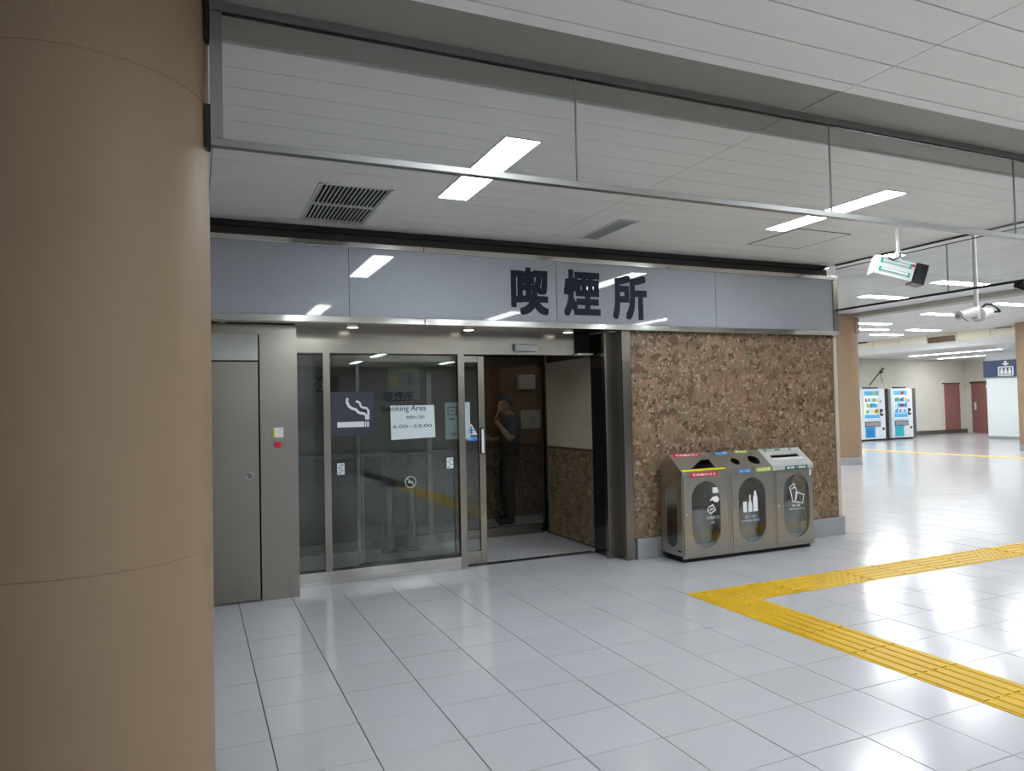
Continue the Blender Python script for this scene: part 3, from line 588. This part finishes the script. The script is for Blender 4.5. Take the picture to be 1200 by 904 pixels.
mb.ribbon([(4.545, .50), (4.60, .52), (4.63, .47), (4.57, .44), (4.54, .465), (4.55, .51)], .013, PW, 0, .001); mb.ribbon([(4.565, .47), (4.59, .49), (4.605, .47)], .01, PW, .0002, .0012); mb.build('litter_symbol', 'white_ink', t)
MB().box(4.60, 4.67, YF-.0045, YF-.0035, .63, .685).build('small_sticker', 'paper', t)
mb = MB(); mb.prism([(4.965, .42), (5.01, .42), (5.01, .52), (4.965, .52)], PW, 0, .001)
mb.prism([(5.03, .42), (5.075, .42), (5.075, .50), (5.06, .535), (5.06, .585), (5.045, .585), (5.045, .535), (5.03, .50)], PW, 0, .001)
mb.prism([(5.09, .42), (5.145, .42), (5.145, .555), (5.13, .59), (5.13, .62), (5.105, .62), (5.105, .59), (5.09, .555)], PW, 0, .001).build('bottle_symbols', 'white_ink', t)
mb = MB(); mb.ribbon([(5.56, .62), (5.62, .66), (5.66, .57), (5.645, .50), (5.60, .47), (5.585, .55), (5.56, .62)], .01, PW, 0, .001)
mb.ribbon([(5.65, .57), (5.75, .54), (5.73, .455), (5.63, .475), (5.65, .57)], .01, PW, .0002, .0012); mb.ribbon([(5.57, .60), (5.63, .62)], .008, PW, 0, .001).build('newspaper_symbol', 'white_ink', t)
for s, r in (('その他のゴミ', (4.52, 4.67, .385, .42)), ('くず入れ', (4.56, 4.62, .345, .365)), ('ビン・カン', (4.99, 5.13, .36, .39)), ('ペットボトル・空きびん', (4.94, 5.17, .325, .345)), ('新聞・雑誌', (5.59, 5.70, .425, .45)), ('紙類のみお入れください', (5.55, 5.75, .395, .41))):
    text('lettering', s, r, 'white_ink', t, PW, thick=.001)
MB().box(5.83, 5.852, YF-.0075, YF-.006, .73, .79).build('small_sticker', 'white', t)

# ================================================================ CEILING-HUNG DEVICES
t = thing('hanging_lamp_box', (5.65, .79, 2.5), 'white hanging lamp box with green-ended tubes and a black side unit', 'ceiling fixture')
rot = Matrix.Rotation(math.radians(-30), 3, 'Z') @ Matrix.Rotation(math.radians(17), 3, 'Y'); ori = Vector((5.645, .80, 2.60))
def dv(u, v, w_): return tuple(ori+rot @ Vector((u, v, w_)))
def dbox(b, nm, m, par):
    q = MB().box(*b); q.v = [dv(*p) for p in q.v]; return q.build(nm, m, par)
MB().cyl((5.65, .79, 2.72), (5.65, .79, 2.99), .016, 14).cyl((5.65, .79, 2.99), (5.65, .79, 3.0), .045, 18).build('pole', 'white', t); MB().cyl((5.65, .79, 2.67), (5.65, .79, 2.76), .026, 14).build('pole_sleeve', 'white', t)
q = MB().prism([(-.06, -.085), (.09, -.085), (.09, .05), (.04, .09), (-.06, .075)], lambda u, v, w_: dv(w_, u, v), -.205, .115); q.build('housing', 'white', t)
dbox((.12, .215, -.075, .06, -.095, .08), 'black_unit', 'black', t)
for z in (.035, -.04):
    for a, b in ((-.17, -.155), (.07, .085)): dbox((a, b, -.068, -.06, z-.02, z+.02), 'tube_socket', 'tube_green', t)
    q = MB().cyl(dv(-.155, -.066, z), dv(.07, -.066, z), .009, 10); q.build('tube', 'white_ink', t); mb = MB()
    for zz in (z-.018, z+.015):
        w8 = MB().box(-.155, .07, -.0625, -.06, zz, zz+.003); w8.v = [dv(*p) for p in w8.v]; mb.add(w8.v, w8.f)
    mb.build('tube_outline', 'tube_green', t)
dbox((.088, .108, -.064, -.06, .04, .06), 'red_lamp', 'red', t)
MB().tube([(5.64, .76, 2.74), (5.61, .74, 2.70), (5.55, .76, 2.67), (5.50, .77, 2.69)], .006).build('cable', 'black', t)
t = thing('camera_cluster', (7.44, 1.31, 2.3), 'pair of white security camera housings on a long white ceiling pole', 'security camera')
MB().cyl((7.44, 1.31, 2.40), (7.44, 1.31, 3.43), .022, 14).cyl((7.44, 1.31, 3.43), (7.44, 1.31, 3.45), .06, 18).build('pole', 'white', t)
MB().box(7.395, 7.46, 1.27, 1.34, 2.28, 2.42).build('junction_block', 'white', t, bevel=.012)
MB().cyl((7.40, 1.31, 2.36), (7.10, 1.27, 2.305), .055, 16, .045).build('left_housing', 'white', t, smooth=True); MB().cyl((7.46, 1.31, 2.33), (7.68, 1.35, 2.37), .075, 16, .06).build('right_housing', 'white', t, smooth=True)
MB().cyl((7.098, 1.27, 2.303), (7.088, 1.268, 2.301), .022, 16).build('lens', 'grey', t)
MB().tube([(7.50, 1.30, 2.40), (7.58, 1.30, 2.445), (7.68, 1.30, 2.44), (7.76, 1.30, 2.41), (7.80, 1.30, 2.375), (7.72, 1.31, 2.37)], .011).build('cable', 'black', t); MB().tube([(7.06, 1.24, 2.32), (7.12, 1.22, 2.265), (7.20, 1.24, 2.25)], .006).build('cable', 'grey', t)
t = thing('security_camera', (6.68, .36, 2.4), 'small black camera clamped to the glass curtain rail at right edge', 'security camera')
MB().cyl((6.715, .475, 2.47), (6.715, .33, 2.40), .03, 18, .038).build('body', 'black', t, smooth=True); bx('clamp', (6.682, 6.70, .40, .45, 2.45, 2.50), 'black', t)

t = thing('hanging_sign', (2.76, -8, 1.92), 'blue hanging direction sign behind the viewpoint, mirrored in the entrance glass', 'sign')
bx('board', (2.28, 3.24, -8.06, -8.0, 1.94, 2.30), 'navy_sign', t); text('lettering', '20', (-2.95, -2.62, 2.0, 2.24), 'white_ink', t, lambda u, v, w_: (-u, -8.0+w_, v), bold=.02); MB().cyl((2.4, -8.03, 2.3), (2.4, -8.03, 3.0), .012).cyl((3.1, -8.03, 2.3), (3.1, -8.03, 3.0), .012).build('hanger_rods', 'grey', t)
# ================================================================ FAR LOBBY
b_ = struct(bx('wall_far', (6.64, 29.6, 16.4, 16.6, 0, 3.47), 'wall_far')); struct(bx('baseboard_far', (24.5, 29.5, 16.37, 16.4, 0, .16), 'dado'))
struct(bx('wall_end', (29.5, 29.7, -16, 16.6, 0, 3.1), 'wall_far'))
d = struct(bx('door_3', (28.11, 29.05, 16.35, 16.40, .16, 2.02), 'mauve')); bx('door_frame', (28.05, 29.11, 16.36, 16.40, 2.02, 2.07), 'brown_trim', d); bx('door_frame', (28.05, 28.11, 16.36, 16.40, .16, 2.02), 'wall_far', d)
d = struct(bx('door_4', (29.44, 29.5, 15.0, 16.12, 0, 2.02), 'mauve')); bx('door_frame', (29.45, 29.5, 14.9, 16.2, 2.02, 2.10), 'brown_trim', d); bx('handle', (29.40, 29.44, 15.93, 15.99, .95, 1.25), 'lightgrey', d); bx('closer', (29.40, 29.44, 15.2, 15.5, 1.84, 1.92), 'white', d)
# curved bulkhead in segments
bk = struct(bx('beam.001', (21.55, 21.7, -16, 16.4, 3.0, 3.47), 'bulk'))
def bulkseg(ya, yb, grille):
    n = 8; poly = [(21.55, 2.985), (21.55, 3.45), (21.33, 3.45)]+[(21.26+.29*(1-math.cos(a))-.0+0, 3.45-.465*math.sin(a)) for a in [math.pi/2*i/n for i in range(0, n+1)]]
    o = MB().prism(poly, lambda u, v, w_: (u, w_, v), ya+.012, yb-.012).build('bulkhead_panel', 'bulk', bk)
    if grille: MB().box(21.235, 21.30, ya+.06, yb-.06, 3.20, 3.37).build('grille', 'brown_trim', o)
    return o
ys = [15.98, 14.98, 13.98, 13.0, 12.02, 11.04, 10.03, 9.03, 8.03, 7.03, 6.03]
for k, (yb, ya) in enumerate(zip(ys, ys[1:])): bulkseg(ya, yb, k in (4,))
bx('air_outlet', (21.22, 21.33, 9.4, 9.85, 3.43, 3.50), 'recess', bk); bx('air_outlet', (21.22, 21.33, 14.2, 14.6, 3.41, 3.49), 'recess', bk)
# white shaft with blue lift sign
struct(bx('wall_shaft', (25.6, 27.2, 10.2, 13.0, 0, 3.0), 'bright')); struct(bx('baseboard_shaft', (25.57, 25.6, 10.2, 13.0, 0, .1), 'skirt'))
t = thing('lift_sign', (25.55, 12, 2.15), 'dark blue overhead sign band with white lift pictogram on the white shaft', 'sign')
bx('board', (25.50, 25.595, 10.3, 13.03, 2.15, 2.72), 'navy_sign', t); east = lambda u, v, w_: (25.50-w_, u, v)
mb = MB(); c0 = 12.26
for r in ((c0-.26, c0+.26, 2.17, 2.21), (c0-.26, c0-.21, 2.17, 2.50), (c0+.21, c0+.26, 2.17, 2.50), (c0-.26, c0+.26, 2.46, 2.50)): mb.prism([(r[0], r[2]), (r[1], r[2]), (r[1], r[3]), (r[0], r[3])], east, 0, .004)
for k in (-.13, 0, .13):
    mb.prism([(c0+k-.05, 2.23), (c0+k+.05, 2.23), (c0+k+.05, 2.36), (c0+k-.05, 2.36)], east, 0, .004); mb.prism(circle(c0+k, 2.40, .038, 12), east, 0, .004)
mb.prism([(c0-.14, 2.60), (c0+.14, 2.60), (c0, 2.52)], east, 0, .004); mb.prism([(c0-.05, 2.60), (c0+.05, 2.60), (c0+.05, 2.68), (c0-.05, 2.68)], east, 0, .004); mb.build('lift_pictogram', 'white_ink', t)
text('lettering', 'エレベーター', (-11.72, -10.4, 2.45, 2.66), 'white_ink', t, lambda u, v, w_: (25.50-w_, -u, v), bold=.02); text('lettering', 'Elevator', (-11.72, -10.6, 2.22, 2.37), 'white_ink', t, lambda u, v, w_: (25.50-w_, -u, v))

def vending(x0, x1, yf, label, variant):
    t = thing('vending_machine', ((x0+x1)/2, yf+.35, 0), label, 'vending machine'); W_ = x1-x0; Y = yf
    bx('cabinet', (x0, x1, Y+.06, Y+.75, .06, 1.85), 'vm', t, bevel=.01); bx('plinth', (x0+.02, x1+.02, Y+.04, Y+.7, 0, .06), 'black', t)
    dr_ = bx('door', (x0, x1, Y, Y+.06, .07, 1.83), 'vm', t, bevel=.008); dw = x0+W_*.14; de = x0+W_*.70
    bx('side_panel', (x1+.002, x1+.24, Y+.05, Y+.7, .03, 1.84), 'steel_dk' if variant else 'black', t); bx('top_bracket', (x0+W_*.2, x0+W_*.72, Y+.0, Y+.12, 1.855, 1.90), 'navy_sign', t)
    bx('display_window', (dw, de, Y-.004, Y, .78, 1.78), 'vm_glow', t)
    rr = random.Random(5+variant); cols_ = ['cyan', 'blue', 'lime', 'white', 'teal', 'redv', 'yel', 'cyan', 'white']
    zr = (1.38, 1.18, .98)
    for z in zr:
        n = 8
        for k in range(n):
            xx = dw+(de-dw)*(k+.5)/n; h = .15 if rr.random() < .6 else .12
            MB().cyl((xx, Y-.03, z), (xx, Y-.03, z+h), (de-dw)/n*.32, 8).build('drink_sample', rr.choice(cols_), t)
        bx('price_rail', (dw, de, Y-.05, Y-.004, z-.035, z-.008), 'cyan' if variant else 'white', t)
    bx('top_graphic', (dw, de+W_*.04, Y-.012, Y-.004, 1.60, 1.77), 'sky', t); bx('graphic_patch', (dw+W_*.32, dw+W_*.45, Y-.016, Y-.012, 1.63, 1.74), 'lime' if not variant else 'redv', t); bx('mid_graphic', (dw, de, Y-.05, Y-.004, .80, .93), 'sky', t)
    bx('lower_poster', (dw, dw+W_*.42, Y-.006, Y, .12, .52), 'cyan', t); bx('poster_patch', (dw+W_*.05, dw+W_*.35, Y-.01, Y-.006, .14, .44), 'teal' if variant else 'blue', t)
    bx('pickup_flap', (dw+W_*.02, de+W_*.06, Y-.02, Y, .52, .66), 'grey', t); bx('flap_frame', (dw, de+W_*.08, Y-.012, Y, .50, .68), 'black', t); bx('coin_panel', (de+W_*.08, de+W_*.2, Y-.012, Y, .88, 1.12), 'black', t); bx('bill_slot', (de+W_*.12, x1-.03, Y-.02, Y, .95, 1.02), 'white', t)
    bx('coin_return', (de+W_*.16, de+W_*.24, Y-.012, Y, .38, .46), 'black', t); bx('lock', (de+W_*.08, de+W_*.14, Y-.012, Y, 1.35, 1.44), 'grey', t)
    return t
vending(21.44, 22.62, 14.7, 'left white vending machine with blue lower poster by the peach column', 0)
vending(23.0, 24.10, 14.75, 'right white vending machine with teal lower poster and dark side panel', 1)
t = thing('wall_cable', (22.6, 16.3, 2.0), 'thin black antenna cable on the wall above the left vending machine', 'cable')
MB().tube([(23.9, 16.38, 2.0), (24.3, 16.38, 2.35), (24.6, 16.38, 2.62)], .014, 6).tube([(24.62, 16.38, 2.1), (24.5, 16.38, 2.5), (24.62, 16.38, 2.62)], .01, 6).build('wire', 'black', t); MB().box(24.5, 24.62, 16.36, 16.39, 2.48, 2.56).box(24.58, 24.7, 16.36, 16.39, 2.6, 2.68).build('clip', 'black', t)

# walls enclosing the hall outside the frame
wr = struct(bx('wall_rear', (-7, 2.4, -6.4, -6.2, 0, 3.0), 'wall_tile'))
for i in range(62):
    bx('wall_tile_course', (-7+i*.152+.001, -7+i*.152+.150, -6.2, -6.195, 0, 3.0), 'wall_tile_grid', wr)
struct(bx('wall_behind', (-7, 30, -16.2, -16, 0, 3.5), 'wall_tile')); struct(bx('wall_outer', (-7.2, -7, -16, 2.6, 0, 3.3), 'grey'))

# ================================================================ INTERIOR OF THE SMOKING ROOM
t = thing('wall_box', (4.29, 5.5, 1.7), 'small cream box fixed high on the brown back wall', 'wall box'); bx('body', (4.16, 4.41, 5.47, 5.55, 1.73, 1.925), 'cream', t, bevel=.01)
t = thing('wall_notice', (4.4, 5.54, 1.18), 'cream notice sheet on the brown back wall behind the smoking man', 'notice'); bx('sheet', (4.21, 4.66, 5.545, 5.549, 1.19, 1.445), 'cream', t); bx('printed_block', (4.36, 4.42, 5.543, 5.545, 1.26, 1.34), 'grey', t)
t = thing('wall_poster', (2.56, 5.54, 1.62), 'cream poster with yellow patches on the back wall above the glass lettering', 'poster'); bx('sheet', (2.36, 2.78, 5.545, 5.549, 1.62, 2.06), 'cream', t)
MB().box(2.40, 2.50, 5.543, 5.545, 1.78, 1.93).box(2.55, 2.64, 5.543, 5.545, 1.98, 2.04).build('yellow_patch', 'yel', t); bx('dark_patch', (2.62, 2.70, 5.543, 5.545, 1.8, 1.95), 'grey', t)
for x, lb in ((1.955, 'slim steel ashtray stand inside, left one behind the glass'), (2.20, 'slim steel ashtray stand inside, right one beside the no smoking sticker')):
    t = thing('ashtray_stand', (x, 4.0, 0), lb, 'ashtray', 'ashtray stands'); MB().cyl((x, 4.0, .02), (x, 4.0, .68), .055, 20).build('post', 'steel_hi', t, smooth=True); MB().cyl((x, 4.0, 0), (x, 4.0, .02), .085, 24).build('base', 'steel_dk', t); MB().cyl((x, 4.0, .68), (x, 4.0, .74), .075, 20).build('tray', 'black', t)
t = thing('inner_counter', (1.45, 4.9, 0), 'dark standing counter inside behind the glass', 'counter'); bx('top', (1.0, 2.2, 4.75, 5.1, .95, .99), 'grey', t); bx('panel', (1.1, 2.1, 4.88, 4.95, 0, .95), 'brown_trim', t)
t = thing('ceiling_light', (3.0, 4.95, 2.21), 'dim lamp added to light the inside of the smoking room', 'ceiling light'); bx('diffuser', (2.2, 3.4, 4.72, 4.9, 2.195, 2.212), 'down', t); t = thing('ceiling_light', (2.0, 3.6, 2.21), 'dim lamp added to brighten the vestibule behind the sliding glass', 'ceiling light'); bx('diffuser', (1.4, 2.6, 3.52, 3.68, 2.195, 2.212), 'down', t)  # both unseen lamps are added to brighten the interior

# ---------------------------------------------------------------- the smoking man
def skin_mesh(verts, edges, radii, root=0, sub=2):
    me = bpy.data.meshes.new('s'); me.from_pydata(verts, edges, []); o = bpy.data.objects.new('s', me); COL.objects.link(o)
    md = o.modifiers.new('k', 'SKIN'); md.use_smooth_shade = True
    sv = me.skin_vertices[0].data
    for i, r in enumerate(radii): sv[i].radius = r if isinstance(r, tuple) else (r, r); sv[i].use_root = (i == root)
    s = o.modifiers.new('b', 'SUBSURF'); s.levels = sub; s.render_levels = sub
    dg = bpy.context.evaluated_depsgraph_get(); out = bpy.data.meshes.new_from_object(o.evaluated_get(dg)); bpy.data.objects.remove(o); return out
def chain(*ch): return ch
def person():
    px, py = 3.80, 5.10
    P = thing('person', (px, py, 0), 'man in dark shirt and trousers standing in profile, raising a cigarette to his mouth', 'person')
    # local: x forward is world -X ; build in world coordinates directly
    J = {'pel': (3.83, 5.10, .88), 'sp': (3.845, 5.10, 1.05), 'ch': (3.855, 5.10, 1.22), 'nk': (3.835, 5.10, 1.37), 'nt': (3.81, 5.10, 1.43), 'hd': (3.785, 5.10, 1.50),
         'hL': (3.83, 5.01, .84), 'kL': (3.77, 4.99, .46), 'aL': (3.80, 4.99, .08), 'tL': (3.66, 4.98, .035), 'hR': (3.83, 5.19, .84), 'kR': (3.80, 5.20, .46), 'aR': (3.86, 5.21, .08), 'tR': (3.72, 5.22, .035),
         'sL': (3.86, 4.93, 1.33), 'eL': (3.76, 4.86, 1.07), 'wL': (3.635, 4.93, 1.25), 'mL': (3.60, 4.965, 1.32),
         'sR': (3.86, 5.27, 1.33), 'eR': (3.80, 5.31, 1.05), 'wR': (3.60, 5.16, 1.07), 'mR': (3.53, 5.11, 1.10)}
    names = list(J); idx = {n: i for i, n in enumerate(names)}
    E_ = [('pel', 'sp'), ('sp', 'ch'), ('ch', 'nk'), ('nk', 'nt'), ('nt', 'hd'), ('pel', 'hL'), ('hL', 'kL'), ('kL', 'aL'), ('aL', 'tL'), ('pel', 'hR'), ('hR', 'kR'), ('kR', 'aR'), ('aR', 'tR'), ('ch', 'sL'), ('sL', 'eL'), ('eL', 'wL'), ('wL', 'mL'), ('ch', 'sR'), ('sR', 'eR'), ('eR', 'wR'), ('wR', 'mR')]
    Rr = dict(pel=(.085, .075), sp=(.095, .08), ch=(.13, .10), nk=.06, nt=.052, hd=.06, hL=.062, kL=.058, aL=.038, tL=.032, hR=.062, kR=.058, aR=.038, tR=.032, sL=.058, eL=.048, wL=.033, mL=.036, sR=.058, eR=.048, wR=.033, mR=.036)
    base = skin_mesh([J[n] for n in names], [(idx[a], idx[b]) for a, b in E_], [Rr[n] for n in names])
    bm = bmesh.new(); bm.from_mesh(base)
    # head (profile towards -X)
    def ball(c, r, s=(1, 1, 1)):
        g = bmesh.ops.create_uvsphere(bm, u_segments=20, v_segments=14, radius=r)
        for v in g['verts']: v.co = Vector((c[0]+v.co.x*s[0], c[1]+v.co.y*s[1], c[2]+v.co.z*s[2]))
    ball((3.790, 5.10, 1.535), .088, (1.05, .86, 1.08)); ball((3.755, 5.10, 1.475), .06, (1, .9, 1)); ball((3.722, 5.10, 1.447), .026)            # skull, jaw, chin
    ball((3.692, 5.10, 1.502), .014, (1.2, .8, 1.3)); ball((3.708, 5.10, 1.52), .012, (1, .8, 1.6)); ball((3.705, 5.10, 1.472), .016, (.8, 1.3, .6))   # nose, bridge, lips
    ball((3.712, 5.10, 1.548), .02, (.7, 2.2, .6)); ball((3.80, 5.022, 1.515), .022, (.7, .4, 1.3)); ball((3.80, 5.178, 1.515), .022, (.7, .4, 1.3))     # brow, ears
    # fingers
    def fing(pts, r=.0085): 
        m2 = skin_mesh([tuple(p) for p in pts], [(i, i+1) for i in range(len(pts)-1)], [r*1.15]+[r]*(len(pts)-1), 0, 1); bm.from_mesh(m2)
    b0 = Vector(J['mL'])
    for k in range(4):
        o = Vector((0, (k-1.5)*.018, -(k-1.5)*.006)); L = (.9, 1, .93, .78)[k]
        fing([b0+o+Vector((.005, 0, 0)), b0+o+Vector((-.012, 0, .035*L)), b0+o+Vector((.004, 0, .062*L)), b0+o+Vector((.025, 0, .080*L))])
    fing([b0+Vector((.01, -.02, -.02)), b0+Vector((.03, -.02, .01)), b0+Vector((.045, -.005, .035))], .0095)
    b1 = Vector(J['mR'])
    for k in range(4):
        o = Vector((0, -.01, (k-1.5)*.018)); fing([b1+o, b1+o+Vector((-.03, -.02, 0)), b1+o+Vector((-.035, -.045, -.005)), b1+o+Vector((-.015, -.06, -.005))])
    fing([b1+Vector((.01, -.01, .02)), b1+Vector((-.005, -.03, .04)), b1+Vector((-.02, -.045, .035))], .0095)
    me = bpy.data.meshes.new('body'); bm.to_mesh(me); bm.free()
    o = bpy.data.objects.new('tmp', me); COL.objects.link(o); r = o.modifiers.new('r', 'REMESH'); r.mode = 'VOXEL'; r.voxel_size = .0055; r.use_smooth_shade = True
    s = o.modifiers.new('sm', 'SMOOTH'); s.iterations = 3; s.factor = .5
    dg = bpy.context.evaluated_depsgraph_get(); out = bpy.data.meshes.new_from_object(o.evaluated_get(dg)); bpy.data.objects.remove(o)
    def link(me, nm, m):
        me.materials.clear(); me.materials.append(M[m]); c = wloc(P)
        for v in me.vertices: v.co -= c
        for p in me.polygons: p.use_smooth = True
        q = bpy.data.objects.new(nm, me); COL.objects.link(q); q.parent = P; WL[q.name] = c; return q
    link(out, 'body', 'skin')
    def sub(ns, es, rr, nm, m):
        ii = {n: i for i, n in enumerate(ns)}; pts = [J[n] if n in J else XJ[n] for n in ns]
        return link(skin_mesh(pts, [(ii[a], ii[b]) for a, b in es], rr), nm, m)
    lerp = lambda a, b, t_: tuple(J[a][k]*(1-t_)+J[b][k]*t_ for k in range(3))
    XJ = {'ws': (3.84, 5.10, .95), 'cL': lerp('sL', 'eL', .9), 'cR': lerp('sR', 'eR', .9), 'bt': (3.835, 5.10, .80), 'nk2': (3.838, 5.10, 1.385)}
    sub(['bt', 'ws', 'sp', 'ch', 'nk2', 'sL', 'cL', 'sR', 'cR'], [('bt', 'ws'), ('ws', 'sp'), ('sp', 'ch'), ('ch', 'nk2'), ('ch', 'sL'), ('sL', 'cL'), ('ch', 'sR'), ('sR', 'cR')], [(.155, .135), (.155, .135), (.148, .13), (.155, .13), .072, .078, .062, .078, .062], 'shirt', 'shirt')
    XJ['pw'] = (3.835, 5.10, .97); XJ['pm'] = (3.83, 5.10, .86); XJ['cuL'] = (3.80, 4.99, .06); XJ['cuR'] = (3.86, 5.21, .06)
    sub(['pw', 'pm', 'hL', 'kL', 'cuL', 'hR', 'kR', 'cuR'], [('pw', 'pm'), ('pm', 'hL'), ('hL', 'kL'), ('kL', 'cuL'), ('pm', 'hR'), ('hR', 'kR'), ('kR', 'cuR')], [(.115, .10), (.13, .115), .105, .082, .068, .105, .082, .068], 'trousers', 'trousers')
    # collar, hair, shoes, cigarette, watch
    MB().cyl((3.835, 5.10, 1.375), (3.82, 5.10, 1.405), .078, 24, .066, caps=False).build('collar', 'grey', P, smooth=True)
    bm = bmesh.new(); bmesh.ops.create_uvsphere(bm, u_segments=36, v_segments=24, radius=.1)
    rr = random.Random(3)
    for v in bm.verts:
        n = v.co.normalized(); v.co = Vector((3.797+v.co.x*1.04, 5.10+v.co.y*.90, 1.552+v.co.z*.98))+n*rr.uniform(-.002, .004)
    kill = [v for v in bm.verts if (v.co.x < 3.755 and v.co.z < 1.575) or v.co.z < 1.50 or (v.co.x < 3.81 and v.co.z < 1.53)]
    bmesh.ops.delete(bm, geom=kill, context='VERTS'); me = bpy.data.meshes.new('hair'); bm.to_mesh(me); bm.free(); link(me, 'hair', 'hair')
    for a, b in (('aL', 'tL'), ('aR', 'tR')):
        A, B = Vector(J[a]), Vector(J[b]); sh = skin_mesh([(A.x+.05, A.y, .035), (A.x-.03, A.y, .045), (B.x-.02, B.y, .032), (B.x-.06, B.y, .026)], [(0, 1), (1, 2), (2, 3)], [(.052, .05), (.062, .062), (.058, .046), (.04, .034)], 0, 2); link(sh, 'shoe', 'black')
    MB().cyl((3.625, 4.985, 1.40), (3.69, 5.06, 1.462), .004, 8).build('cigarette', 'white_ink', P)
    wv = (Vector(J['wL'])-Vector(J['eL'])).normalized(); c = Vector(J['wL'])-wv*.02; MB().cyl(c-wv*.01, c+wv*.01, .031, 20).build('watch', 'steel_dk', P, smooth=True)
person()
